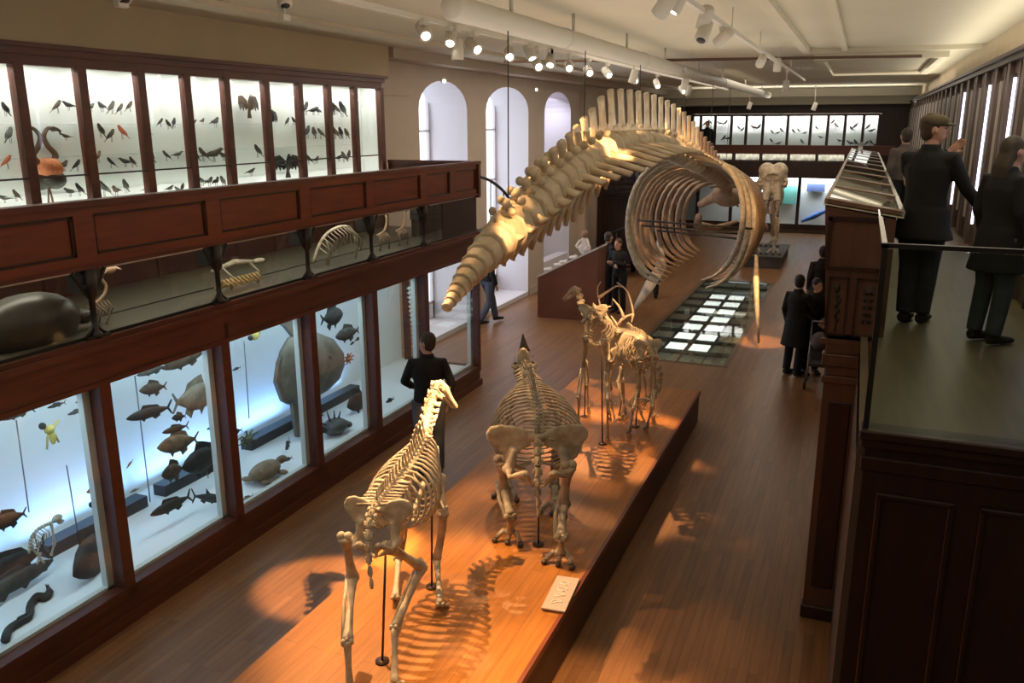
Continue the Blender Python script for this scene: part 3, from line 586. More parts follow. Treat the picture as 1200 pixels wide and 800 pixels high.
def leg(root,J,r,material,foot='hoof',paired=True,S=None,fd=None):
    """J: joints from top (shoulder/hip) to sole"""
    names=['upper_leg_bone','lower_leg_bone','cannon_bone'];J=[V(p) for p in J]; zs=root.location.z+r*2.4; o_=V((0,0,CAM_H)); J[3]=(o_+(J[3]-o_)*((zs-CAM_H)/(J[3].z-CAM_H))) if foot=='hoof' or zs>.5 and root.name.startswith('rhino') else V((J[3].x,J[3].y,zs))
    for k in range(3):
        if k==1 and paired:
            mb=bone_mb(J[1],J[2],r*.85); d=(J[2]-J[1]).normalized(); o=d.cross(V((0,0,1))); o=o.normalized() if o.length>.01 else V((1,0,0))
            mb.tube([J[1]-d*r*2+o*r,J[1].lerp(J[2],.4)+o*r*1.5,J[2]+o*r*.9],[r*.6,r*.4,r*.5],6); mb.build(names[1],material,root,world=True)
        else: bone_mb(J[k],J[k+1],r*(1,.85,.72)[k],1.8 if k==0 else 1.5,1.6).build(names[k],material,root,world=True)
    for q in (J[1],J[2]):
        mb=MB(); mb.ell(q,(r*.8,r*.8,r*.7),n=7,m=5)
        for k in range(5): mb.ell(q+V((random.uniform(-1,1),random.uniform(-1,1),random.uniform(-.9,.9)))*r*.9,(r*.6,r*.6,r*.5),n=6,m=4)
        mb.build('joint_bones',material,root,world=True)
    fd=V(fd or (0,.08,0)); f=J[3]; s=V((fd.y,-fd.x,0)).normalized()
    offs=(-.5,.5) if foot=='hoof' else (-1.1,0,1.1)
    for q in offs:
        t=MB(); base=f; k=r*(1.1 if foot=='hoof' else 1.5)
        t.tube([base+s*q*k*.8,base+s*q*k*1.3+fd*.4-V((0,0,r*.8)),base+s*q*k*1.6+fd*.8-V((0,0,r*1.5))],[r*.62,r*.5,r*.55],7); t.build('toe_bone',material,root,world=True)
        h=MB(); c=base+s*q*k*1.8+fd*1.05-V((0,0,r*1.9)); h.ell(c,(r*.7,r*.8,r*.55),n=8,m=5); h.build('hoof' if foot=='hoof' else 'toe_tip',HOOF if foot!='hoof' else material,root,world=True)
def quadruped(root,material,tail,back,neck,skull,ribs,legs,pelvis,scap,vr,foot='hoof',lr=.02,rods=(),nb=18,nn=7,nt=8,sp=.08,wither=.14,tr=.09,nup=V((0,0,1)),nr=None,fd=None,rr=.008):
    BP=resample(back,nb); fwd=(BP[-1]-BP[0]).normalized(); side=fwd.cross(V((0,0,1))).normalized()
    for i in range(nb):
        p=(BP[i]+BP[i+1])/2; t=BP[i+1]-BP[i]; f=i/nb; h=sp+(wither-sp)*max(0,1-abs(f-.86)/.22)
        vert_mb(p,t,vr,t.length,h,-.35*h if f>.5 else .2*h,tr if f<.38 else tr*.35,0).build('back_vertebra',material,root,world=True)
    NP=resample([BP[-1]]+list(neck),nn); r0=nr or vr*1.15
    for i in range(nn):
        p=(NP[i]+NP[i+1])/2; t=NP[i+1]-NP[i]
        vert_mb(p,t,r0*(1-.25*i/nn),t.length*.98,r0*.5,0,r0*.8,r0*.5,up=nup).build('neck_vertebra',material,root,world=True)
    TP=resample([BP[0]]+list(tail),nt)
    for i in range(nt):
        p=(TP[i]+TP[i+1])/2; t=TP[i+1]-TP[i]
        vert_mb(p,t,vr*(.8-.55*i/nt),t.length,vr*.3,0,vr*.5*(1-i/nt)).build('tail_vertebra',material,root,world=True)
    sk,Q=skull_parts(root,NP[-1],skull['d'],skull.get('up',(0,0,1)),skull['L'],skull['kind'],material)
    # ribs
    n=ribs['n']; i0=int(nb*.36); tips=[]
    for k in range(n):
        f=k/(n-1); q=i0+(nb-i0-.6)*f; i=int(q); p=BP[i].lerp(BP[min(i+1,nb)],q-i)
        w=ribs['w']*math.sin(PI*(.22+.56*(1-f)))*(1-.30*f**2); d=ribs['d']*(.80+.2*math.sin(PI*f))*(1-.25*(1-f)**2)
        for s in (-1,1):
            pts=[]
            for a in [j*PI/9 for j in range(0,9)]:
                x=math.sin(a*.98+.06); z=(1-math.cos(a))/2
                pts.append(p+side*s*(w*x**.8 if x>0 else 0)-V((0,0,1))*d*z-fwd*(.22*ribs['d'])*math.sin(a*.55)*(1-f*.7)+V((0,0,1))*.0)
            m_=MB(); m_.tube(pts,[(rr*1.1,rr*1.6)]*3+[(rr,rr*1.9)]*5+[(rr,rr*1.4)],6,up=fwd); m_.build('rib',material,root,world=True)
            tips.append((s,f,pts[-1]))
    st=sorted([t[2] for t in tips if t[0]>0],key=lambda p:p.dot(fwd)); st=[p-side*(p-BP[nb//2]).dot(side)*.95 for p in st[len(st)//2:]]
    m_=MB(); m_.tube(st,[(rr*2.2,rr*3)]*len(st),6); 
    for s,f,p in tips:
        if f>.35: m_.tube([p,(p+min(st,key=lambda q:(q-p).length))/2-V((0,0,.01)),min(st,key=lambda q:(q-p).length)],rr*.8,5)
    m_.build('breastbone',material,root,world=True)
    # pelvis: iliac wings, ischium, hoop
    c,pw,pl,ph=V(pelvis['c']),pelvis['w'],pelvis['l'],pelvis['h']
    m_=MB(); U=V((0,0,1))
    for s in (-1,1):
        hip=c+side*s*pw*.62-U*ph*.75-fwd*pl*.1
        m_.prism([(0,.05),(.2,.20),(.45,.30),(.72,.34),(.95,.30),(1.06,.14),(1.04,-.04),(.90,-.18),(.72,-.36),(.62,-.75),(.50,-.80),(.42,-.5),(.28,-.30),(.05,-.22)],pl*.13,c+side*s*pw*.06+fwd*pl*.15,side*s*pw,U*ph+fwd*pl*.12,smooth=False)
        m_.tube([c+side*s*pw*.50-U*ph*.25,hip,hip-fwd*pl*.35-U*ph*.05,c+side*s*pw*.28-fwd*pl*.75-U*ph*.55],[pl*.09,pl*.13,pl*.07,pl*.10],8)
        m_.tube([hip,c+side*s*pw*.2-U*ph*1.1-fwd*pl*.15,c-U*ph*1.12-fwd*pl*.25],[pl*.08,pl*.06,pl*.06],6)
        m_.tube([c+side*s*pw*.28-fwd*pl*.75-U*ph*.55,c+side*s*pw*.12-fwd*pl*.55-U*ph*1.0,c-U*ph*1.12-fwd*pl*.25],[pl*.09,pl*.05,pl*.05],6)
        m_.ell(hip+side*s*pl*.06,(pl*.14,)*3)
    m_.tube([c+side*pw*.14+fwd*pl*.1,c+U*ph*.06,c-side*pw*.14+fwd*pl*.1],[pl*.1,pl*.12,pl*.1],8)
    m_.build('pelvis',material,root,world=True,remesh=pl*.045,smooth_it=4)
    for s_pts in scap:   # shoulder blades: top, shoulder joint, width
        a,b_,w=V(s_pts[0]),V(s_pts[1]),s_pts[2]; ax=(a-b_); ay=fwd
        m_=MB(); m_.prism([(0,-.14),(.25,-.2),(.8,-.5),(1.02,-.45),(1.08,0),(1.0,.5),(.8,.45),(.25,.17),(0,.14)],rr*2.2,b_,ax,ay*w); m_.tube([b_+ax*.08+side*.01,b_+ax*.5,b_+ax*.95],[rr*1.8,rr*1.6,rr],6); m_.ell(b_,(w*.2,)*3)
        m_.build('shoulder_blade',material,root,world=True,remesh=rr*.9,smooth_it=3)
    for J in legs: leg(root,J,lr,material,foot,fd=fd or fwd*.08)
    for a,b_ in rods:
        m_=MB(); m_.tube([a,b_],.009,8); m_.tube([V(a)+V((0,0,.012)),V(a)],.05,12); m_.build('support_rod',STEEL,root,world=True)
    return Q,BP,side,fwd
Z0=.45
# ---- camel, nearest
cam_r=empty('camel_skeleton',(-2.9,4.9,Z0),'camel skeleton with long upright neck standing nearest on the platform','skeleton','mounted skeletons on the platform')
bk=[at(440,592,y=4.42),at(455,572,y=4.8),at(474,545,y=5.15),at(488,524,y=5.5),at(499,508,y=5.75)]
nk=[at(501,494,y=5.92),at(503,478,y=6.02),at(508,462,y=6.1),at(513,447,y=6.16)]
J=lambda *a:[at(p[0],p[1],y=p[2]) for p in a]
L1=J((404,628,4.38),(413,676,4.5),(407,752,4.08))+[at(410,808,y=4.12)]
L2=J((455,640,4.42),(494,664,4.72),(463,736,4.36))+[at(462,800,y=4.30)]
F1=J((481,577,5.6),(472,612,5.5),(467,655,5.55))+[at(463,700,z=Z0+.06)]
F2=J((515,560,5.62),(519,602,5.42),(512,655,5.45))+[at(516,708,z=Z0+.06)]
quadruped(cam_r,BONE,tail=[at(432,612,y=4.25),at(432,650,y=4.15),at(436,690,y=4.1)],back=bk,neck=nk,
  skull=dict(d=(.50,.05,-.60),up=(.4,-.1,.5),L=.28,kind='camel'),ribs=dict(n=13,w=.27,d=.52),legs=[L1,L2,F1,F2],
  pelvis=dict(c=at(441,600,y=4.42),w=.21,l=.24,h=.26),scap=[(at(478,534,y=5.65),F1[0],.24),(at(509,528,y=5.7),F2[0],.24)],
  vr=.032,lr=.030,sp=.07,wither=.15,tr=.10,rods=[(at(448,775,z=Z0),at(452,640,y=4.6)),(at(506,688,z=Z0),at(506,600,y=5.4))],nn=7,nb=20,nr=.055,rr=.0095,nup=V((-.3,-1,.3)))
# ---- rhinoceros
rh=empty('rhinoceros_skeleton',(-2.5,7,Z0),'rhinoceros skeleton with upright nose horn, middle of the three on the platform','skeleton','mounted skeletons on the platform')
bk=[at(630,516,y=6.42),at(632,495,y=6.8),at(630,475,y=7.15),at(625,455,y=7.5),at(621,443,y=7.85)]
L1=J((588,538,6.42),(590,572,6.55),(598,605,6.3))+[at(598,622,y=6.28)]
L2=J((666,545,6.42),(660,590,6.5),(657,630,6.15))+[at(657,647,y=6.12)]
F1=J((592,495,7.75),(594,530,7.6),(595,555,7.6))+[at(595,572,y=7.6)]
F2=J((655,500,7.75),(654,530,7.6),(650,570,7.55))+[at(650,590,y=7.5)]
Q,BP,sd,fw=quadruped(rh,BONEG,tail=[at(630,540,y=6.25),at(630,575,y=6.2),at(631,605,y=6.2)],back=bk,neck=[at(617,437,y=8.05),at(614,430,y=8.2)],
  skull=dict(d=(-.38,1,-.02),up=(0,-.2,1),L=.64,kind='rhino'),ribs=dict(n=14,w=.47,d=.72),legs=[L1,L2,F1,F2],
  pelvis=dict(c=at(630,515,y=6.42),w=.40,l=.34,h=.34),scap=[(at(604,460,y=7.85),F1[0],.34),(at(643,460,y=7.85),F2[0],.34)],
  vr=.045,lr=.042,foot='toes',sp=.09,wither=.16,tr=.10,rods=[(at(631,638,z=Z0),at(631,545,y=6.5))],nn=4,nb=19,rr=.011,nr=.075,fd=(0,-.06,0))
# ---- long-necked llama, far left of the third group
lm=empty('llama_skeleton',(-2.9,9.6,Z0),'small skeleton with thin raised neck and head left of the antlers','skeleton','mounted skeletons on the platform')
bk=[at(694,362,y=9.0),at(700,368,y=9.3),at(703,372,y=9.6),at(698,374,y=9.9)]
L1=J((686,395,9.0),(684,430,9.2),(678,465,8.98))+[at(678,497,y=9.0)]
L2=J((708,398,9.0),(712,435,9.2),(712,470,8.98))+[at(712,512,y=8.9)]
F1=J((688,400,9.85),(686,425,9.7),(688,450,9.75))+[at(690,480,y=9.55)]
F2=J((712,400,9.85),(714,425,9.7),(712,450,9.75))+[at(714,485,y=9.55)]
quadruped(lm,BONE,tail=[at(690,375,y=8.9),at(690,395,y=8.85)],back=bk,neck=[at(690,372,y=9.95),at(684,362,y=9.98),at(680,350,y=10.),at(676,337,y=10.0)],
  skull=dict(d=(-.55,.1,-.45),up=(-.4,.2,.8),L=.26,kind='camel'),ribs=dict(n=11,w=.19,d=.38),legs=[L1,L2,F1,F2],
  pelvis=dict(c=at(695,362,y=9.0),w=.15,l=.2,h=.2),scap=[(at(690,372,y=9.85),F1[0],.11),(at(708,374,y=9.85),F2[0],.11)],
  vr=.026,lr=.020,sp=.05,wither=.09,tr=.07,rods=[(at(706,520,z=Z0),at(705,400,y=9.2)),(at(685,488,z=Z0),at(687,400,y=9.7))],nn=7,nb=17,rr=.007,nr=.038)
# ---- antlered deer
dr=empty('deer_skeleton',(-2.4,9.6,Z0),'deer skeleton carrying wide branching antlers beside the llama skeleton','skeleton','mounted skeletons on the platform')
bk=[at(760,402,y=9.2),at(752,394,y=9.5),at(742,390,y=9.8),at(734,388,y=10.1)]
L1=J((750,425,9.2),(748,455,9.35),(742,480,9.15))+[at(738,505,y=9.15)]
L2=J((766,425,9.2),(768,455,9.35),(764,478,9.15))+[at(758,500,y=9.3)]
F1=J((728,415,10.05),(728,440,9.9),(730,462,9.95))+[at(733,484,y=9.9)]
F2=J((748,415,10.05),(748,440,9.9),(748,460,9.95))+[at(750,478,y=9.95)]
Q,BP,sd,fw=quadruped(dr,BONE,tail=[at(764,415,y=9.1),at(766,430,y=9.05)],back=bk,neck=[at(728,388,y=10.2),at(723,386,y=10.28),at(720,384,y=10.34)],
  skull=dict(d=(-.25,.8,-.5),up=(0,.3,1),L=.34,kind='deer'),ribs=dict(n=12,w=.20,d=.42),legs=[L1,L2,F1,F2],
  pelvis=dict(c=at(760,404,y=9.2),w=.15,l=.2,h=.2),scap=[(at(730,390,y=10.05),F1[0],.12),(at(745,392,y=10.05),F2[0],.12)],
  vr=.026,lr=.020,sp=.05,wither=.10,tr=.07,rods=[(at(745,500,z=Z0),at(752,410,y=9.6))],nn=5,nb=17,rr=.007)
ant=[[(716,382,10.3),(706,366,10.3),(702,352,10.3),(700,338,10.3),(704,330,10.3)],[(701,349,10.3),(713,341,10.3),(723,335,10.3),(731,337,10.3)],[(706,366,10.3),(712,360,10.28),(716,359,10.28)],[(716,382,10.3),(712,372,10.28),(708,362,10.26)],
     [(724,382,10.3),(731,372,10.3),(742,368,10.3),(741,360,10.3),(737,345,10.3),(733,338,10.3),(723,331,10.3)],[(731,372,10.3),(726,360,10.3),(718,350,10.3)],[(742,368,10.3),(740,378,10.28)],[(724,382,10.3),(716,370,10.28)]]
for a in (ant[:4],ant[4:]):
    mb=MB()
    for q in a:
        P=resample([at(x,y,y=d) for x,y,d in q],8); mb.tube(P,[.021-.0018*i for i in range(9)],7)
    mb.build('antler',mat('antler_bone',(.78,.62,.50),.55,noise=(.62,.45,.33),nscale=8),dr,world=True)
# ---- low-headed grazing skeleton at the platform end
gz=empty('antelope_skeleton',(-2.2,10,Z0),'small grazing skeleton with its head lowered to the platform near the far corner','skeleton','mounted skeletons on the platform')
bk=[at(722,408,y=9.75),at(735,402,y=9.7),at(750,402,y=9.65),at(762,410,y=9.6)]
L1=J((716,425,9.85),(714,440,9.9),(716,455,9.95))+[at(716,470,y=10.05)]
L2=J((728,430,9.6),(724,448,9.6),(728,468,9.6))+[at(726,486,y=9.7)]
F1=J((756,425,9.85),(754,440,9.85),(756,452,9.9))+[at(757,466,y=10.1)]
F2=J((764,430,9.5),(762,446,9.5),(764,465,9.5))+[at(764,484,y=9.75)]
quadruped(gz,BONE,tail=[at(715,412,y=9.8),at(712,425,y=9.8)],back=bk,neck=[at(770,425,y=9.6),at(774,442,y=9.6),at(772,458,y=9.6)],
  skull=dict(d=(-.7,-.25,-.45),up=(-.3,0,1),L=.27,kind='deer'),ribs=dict(n=11,w=.15,d=.34),legs=[L1,L2,F1,F2],
  pelvis=dict(c=at(723,410,y=9.75),w=.16,l=.17,h=.16),scap=[],vr=.022,lr=.016,sp=.04,wither=.07,tr=.05,nn=6,nb=15,rr=.006)
mb=MB()
for k in (0,1):
    c=at(746+k*9,474,y=9.45-k*.1); mb.tube([c+V((.11*math.cos(t)*(1-t*.06),.03*t*.1,.09*math.sin(t)*(1-t*.06))) for t in [i*.45 for i in range(12)]],[.013-.0008*i for i in range(12)],6)
mb.build('curved_horn',MATS['antler_bone'],gz,world=True)
# ---- elephant beyond the whale
el=empty('elephant_skeleton',(-2.4,25.5,.35),'elephant skeleton with broad warmly lit skull standing beyond the whale','skeleton')
bk=[V((-2.6,27.6,2.25)),V((-2.6,27.0,2.42)),V((-2.5,26.3,2.45)),V((-2.45,25.7,2.3))]
def EL(x,y,z0): return [V((x,y,z0)),V((x,y-.08,1.35)),V((x,y,.75)),V((x,y-.05,.45))]
Q,BP,sd,fw=quadruped(el,BONEG,tail=[V((-2.6,27.8,2.0)),V((-2.6,27.9,1.4))],back=bk,neck=[V((-2.36,25.45,2.6)),V((-2.28,25.3,2.78))],
  skull=dict(d=(.03,-.42,-.9),up=(.03,-.9,.42),L=.98,kind='elephant'),ribs=dict(n=14,w=.5,d=1.0),legs=[EL(-2.85,27.4,1.9),EL(-2.35,27.4,1.9),EL(-2.68,25.7,1.9),EL(-2.15,25.7,1.9)],
  pelvis=dict(c=V((-2.6,27.5,2.2)),w=.5,l=.4,h=.4),scap=[(V((-2.72,25.75,2.35)),V((-2.68,25.7,1.8)),.4),(V((-2.15,25.75,2.35)),V((-2.15,25.7,1.8)),.4)],
  vr=.07,lr=.062,foot='toes',sp=.15,wither=.2,tr=.12,nn=3,nb=18,rr=.018,fd=(0,-.1,0))
b=MB(); b.bb((-3.0,25.2,0),(-1.9,28,.3)); b.bb((-3.04,25.16,.3),(-1.86,28.04,.35)); r=empty('plinth',(-2.45,26.5,0),'low grey plinth under the elephant skeleton','plinth'); b.build('block',mat('plinth_grey',(.06,.055,.05),.6),r,world=True)
# ================================================================== WHALE
wh=empty('whale_skeleton',(-3,13,4.2),'huge whale skeleton hanging in the hall with its tail toward the camera','skeleton')
WX=-3.0
spine=[at(px,py,x=WX) for px,py in ((523,361),(545,327),(565,302),(590,275),(620,246),(650,217),(680,194),(708,177),(736,170),(766,170),(796,180))]
spine=[V((WX,p.y,p.z)) for p in spine]+[V((WX,19.6,2.95)),V((WX,21.2,2.6))]
D=resample(spine,600); Ls=[0]
for a,b_ in zip(D[:-1],D[1:]): Ls.append(Ls[-1]+(b_-a).length)
def pos(s):
    f=min(599.999,max(0,s/Ls[-1]*600)); i=int(f); return D[i].lerp(D[i+1],f-i)
def interp(x,T):
    for (a,va),(b_,vb) in zip(T[:-1],T[1:]):
        if x<=b_: return va+(vb-va)*max(0,(x-a)/(b_-a))
    return T[-1][1]
RT_=[(5.9,.035),(6.3,.105),(6.7,.16),(7.2,.205),(8,.235),(9.5,.235),(12,.20),(16,.20),(19.5,.19),(22,.14)]
SP=[(7.0,0.0),(7.3,.05),(8.2,.10),(9.2,.18),(10,.30),(10.7,.50),(14,.54),(16,.54),(18,.4),(22,.1)]
TR=[(7.0,0.0),(7.6,.05),(8.6,.12),(9.2,.30),(10,.50),(13,.5),(15,.42),(18,.42),(20,.3),(22,.15)]
CH=[(7.0,0),(7.3,.10),(8.0,.22),(9.5,.40),(10.9,.30),(11.2,0),(30,0)]
s=0;nv=0; ribk=[]
while s<Ls[-1]-.2:
    p0=pos(s); r=interp(p0.y,RT_); L=max(.075,min(.30,r*1.15)); L=L if p0.y<9.4 else min(.46,L+(p0.y-9.4)*.14); p=pos(s+L/2); t=pos(s+L)-pos(s)
    sp_,tr_,ch=interp(p.y,SP),interp(p.y,TR),interp(p.y,CH)
    vert_mb(p,t,r,L*1.02,sp_,-.22*sp_-.05,tr_,tr_*.22,chev=0).build('vertebra' if p.y<20.5 else 'neck_vertebra',BONEW if p.y<17 else BONEB,wh,world=True)
    if ch>0:
        mb=MB(); u=V((0,0,1)); a=p-t*.5-u*r*.85; tip=a-u*ch-V((0,.10,0))
        for q in (-1,1): mb.tube([a+V((q*r*.35,0,0)),a.lerp(tip,.4)+V((q*r*.15,0,0)),tip],[(.025,.05),(.022,.07),(.02,.055)],7,up=(0,1,0))
        mb.build('chevron_bone',BONEW,wh,world=True)
    nv+=1; s+=L*1.03
# paddle lumps on either side of the tail stock
NR=12
for k in range(NR):
    f=k/(NR-1); y=16.4+f*4.4; i=min(range(601),key=lambda j:abs(D[j].y-y)); p=D[i]
    w=1.20*(1-.30*max(0,f-.55)/.45)*(.90+.10*min(1,k/2)); bot=lerp(1.02,1.15,f) if k>0 else 1.25
    for sgn in (-1,1):
        pts=[]
        top=p.z+.02; dz=top-bot
        for j in range(15):
            a=PI*j/14*.93; x=math.sin(a)**.62*w if j else .14
            if j>=11: x=max(x,.38)
            pts.append(V((WX+sgn*x,p.y-.42*math.sin(a*.5)-.10*(1-math.cos(a)),top-dz*(1-math.cos(a))/1.97)))
        mb=MB(); mb.tube(pts,[(.045,.06)]+[(.062,.10)]*3+[(.055,.095)]*8+[(.045,.08),(.025,.06),(.014,.03)],7,up=(0,1,0)); mb.build('rib',BONEB if k>2 else BONEG,wh,world=True)
# scapulae, flippers
for sgn in (-1,1):
    mb=MB(); mb.prism([(-.35,0),(-.12,-.55),(.12,-.55),(.4,0),(.25,.22),(-.1,.26)],.05,V((WX+sgn*1.2,20.3,2.1)),V((0,1,0)),V((-sgn*.15,0,1)).normalized()); sc=mb.build('shoulder_blade',BONEB,wh,world=True)
    xs=WX+sgn*1.22
    tip=at(741,366,z=.12) if sgn<0 else at(889,402,z=.12)
    top=V((xs,19.4,1.7)) if sgn<0 else V((xs+.0,17.4,1.5))
    up_=at(775,312,y=tip.y+.5) if sgn<0 else at(886,330,y=tip.y+.3)
    fm=MB()
    if sgn<0:
        fm.tube([top,up_,up_.lerp(tip,.4),up_.lerp(tip,.8),tip],[(.03,.03),(.12,.10),(.12,.10),(.06,.06),(.012,.02)],8,up=(0,1,0)); fm.build('flipper_bone',mat('pale_bone',(.55,.52,.46),.5),wh,world=True)
    else:
        fm.tube([top,up_,up_.lerp(tip,.5),tip],[(.03,.05),(.055,.06),(.04,.05),(.02,.03)],8,up=(0,1,0)); fm.build('flipper_bone',BONEW,wh,world=True)
# skull
mb=MB(); mb.ell((WX,21.7,2.35),(.42,.5,.30)); mb.tube([(WX-.22,22.0,2.35),(WX-.2,23.2,2.2),(WX-.05,24.4,1.8)],[(.16,.12),(.12,.08),(.04,.03)],8); mb.tube([(WX+.22,22.0,2.35),(WX+.2,23.2,2.2),(WX+.05,24.4,1.8)],[(.16,.12),(.12,.08),(.04,.03)],8); mb.tube([(WX-.75,21.8,2.05),(WX,21.6,2.5),(WX+.75,21.8,2.05)],[.09,.2,.09],8)
sk=mb.build('skull',BONEB,wh,world=True,remesh=.05,smooth_it=2)
for sgn in (-1,1):
    mb=MB(); mb.tube([(WX+sgn*.7,21.7,1.8),(WX+sgn*.85,22.4,1.5),(WX+sgn*.55,23.6,1.3),(WX+sgn*.1,24.5,1.4)],[.09,.11,.08,.04],8); mb.build('jaw_bone',BONEB,sk,world=True)
# iron frame through the ribs, hanging wires
for k,(a,c) in enumerate((((748,258),(882,268)),((752,264),(880,275)),((770,270),(878,281)))):
    mb=MB(); P0=at(a[0],a[1],y=16.2+.5*k); P1=at(c[0],c[1],y=16.2+.5*k); mb.tube([P0,P1],.02,7); mb.build('support_bar',BLACK,wh,world=True)
for y in (7.3,9.6,12.2,15.5,18.5,21.0):
    i=min(range(601),key=lambda j:abs(D[j].y-y)); mb=MB(); mb.tube([D[i]+V((0,0,.1)),V((WX,y,4.95))],.006,5); mb.build('hanging_cable',BLACK,wh,world=True)
# ================================================================== FISH
FK={}
def fish_mesh(kind):
    """shared meshes of unit length along +X (nose at +.5), height along Z"""
    if kind in FK: return FK[kind]
    prof={'perch':[(.5,.01),(.42,.07),(.3,.13),(.12,.175),(-.08,.16),(-.26,.09),(-.38,.04),(-.42,.035)],
          'slim':[(.5,.01),(.42,.045),(.28,.075),(.08,.09),(-.12,.08),(-.3,.045),(-.40,.02),(-.43,.018)],
          'deep':[(.5,.01),(.42,.10),(.28,.19),(.1,.25),(-.08,.22),(-.24,.12),(-.34,.05),(-.38,.04)],
          'shark':[(.5,.01),(.40,.05),(.25,.085),(.05,.09),(-.15,.06),(-.33,.03),(-.42,.018)]}[kind]
    b=MB(); pts=[V((x,0,0)) for x,h in prof]; b.tube(pts,[(h*.42 if kind!='shark' else h*.8,h) for x,h in prof],10,up=(0,0,1))
    vs={'body':b}
    t=MB(); tx=prof[-1][0]; th={'perch':.13,'slim':.12,'deep':.14,'shark':.15}[kind]
    t.prism([(tx+.03,0.02),(-.5,th),(-.52,th*.9),(-.44,0),(-.52,-th*.9),(-.5,-th),(tx+.03,-.02)],.012,(0,0,0),(1,0,0),(0,0,1)); vs['tail_fin']=t
    H=max(h for x,h in prof); d=MB()
    d.prism([(.2,H*.9),(.14,H*1.55),(.0,H*1.4),(-.18,H*1.1),(-.24,H*.55),(-.05,H*.8)] if kind!='shark' else [(.1,H*.9),(-.02,H*2.0),(-.04,H*.8)],.01,(0,0,0),(1,0,0),(0,0,1)); vs['dorsal_fin']=d
    a=MB(); a.prism([(-.05,-H*.85),(-.12,-H*1.4),(-.24,-H*.95),(-.22,-H*.6)],.01,(0,0,0),(1,0,0),(0,0,1)); a.prism([(.2,-H*.8),(.12,-H*1.35),(.08,-H*.85)],.01,(0,0,0),(1,0,0),(0,0,1)); vs['belly_fin']=a
    e=MB()
    for s in (-1,1): e.ell((.40,s*prof[1][1]*(.38 if kind!='shark' else .7),.02),(.016,.008,.016),n=8,m=5)
    vs['eye']=e
    FK[kind]={k:v for k,v in vs.items()}; return FK[kind]
PROTO={}
FISHM={'brown':((.085,.05,.025),(.03,.02,.012)),'dark':((.01,.009,.008),(.035,.03,.024)),'tan':((.24,.15,.08),(.09,.055,.03)),'pale':((.28,.24,.17),(.12,.10,.07)),'orange':((.45,.15,.04),(.28,.09,.03)),'grey':((.07,.07,.06),(.03,.03,.027)),'yellow':((.6,.5,.12),(.45,.36,.1)),'olive':((.14,.15,.07),(.08,.09,.05))}
fk=0
def fish(kind,colr,a,c,X,label,hs=1.0,group='fishes hanging in the left cases',wire=False,z=None,name='fish'):
    """a = nose pixel, c = tail pixel, both met with the hanging plane x=X (or lying at height z)"""
    if z is None: A=at(*a,x=X); C=at(*c,x=X)
    else: A=at(*a,z=z); C=at(*c,z=z)
    key=(kind,colr)
    if key not in PROTO:
        m_=mat('fish_'+colr,FISHM[colr][0],.7,noise=FISHM[colr][1],nscale=7,bump=.15,bscale=40); r=empty(name,(0,0,0))
        for k,v in fish_mesh(kind).items(): v.build(k,m_ if k!='eye' else BLACK,r)
        PROTO[key]=r
        o=r
    else: o=copy_tree(PROTO[key])
    o.name=name
    d=A-C; L=d.length; o.location=(A+C)/2; o.scale=(L,L,L*hs)
    d.normalize(); 
    if z is None: up=V((0,0,1)); s_=up.cross(d).normalized(); u=d.cross(s_)
    else: u=V((-.3,0,1)).normalized(); s_=u.cross(d).normalized(); u=d.cross(s_); o.location.z+=L*.12*hs
    M=Matrix((d,s_,u)).transposed(); o.rotation_euler=M.to_euler()
    tag(o,label,'fish',group); return o
XF=-6.1
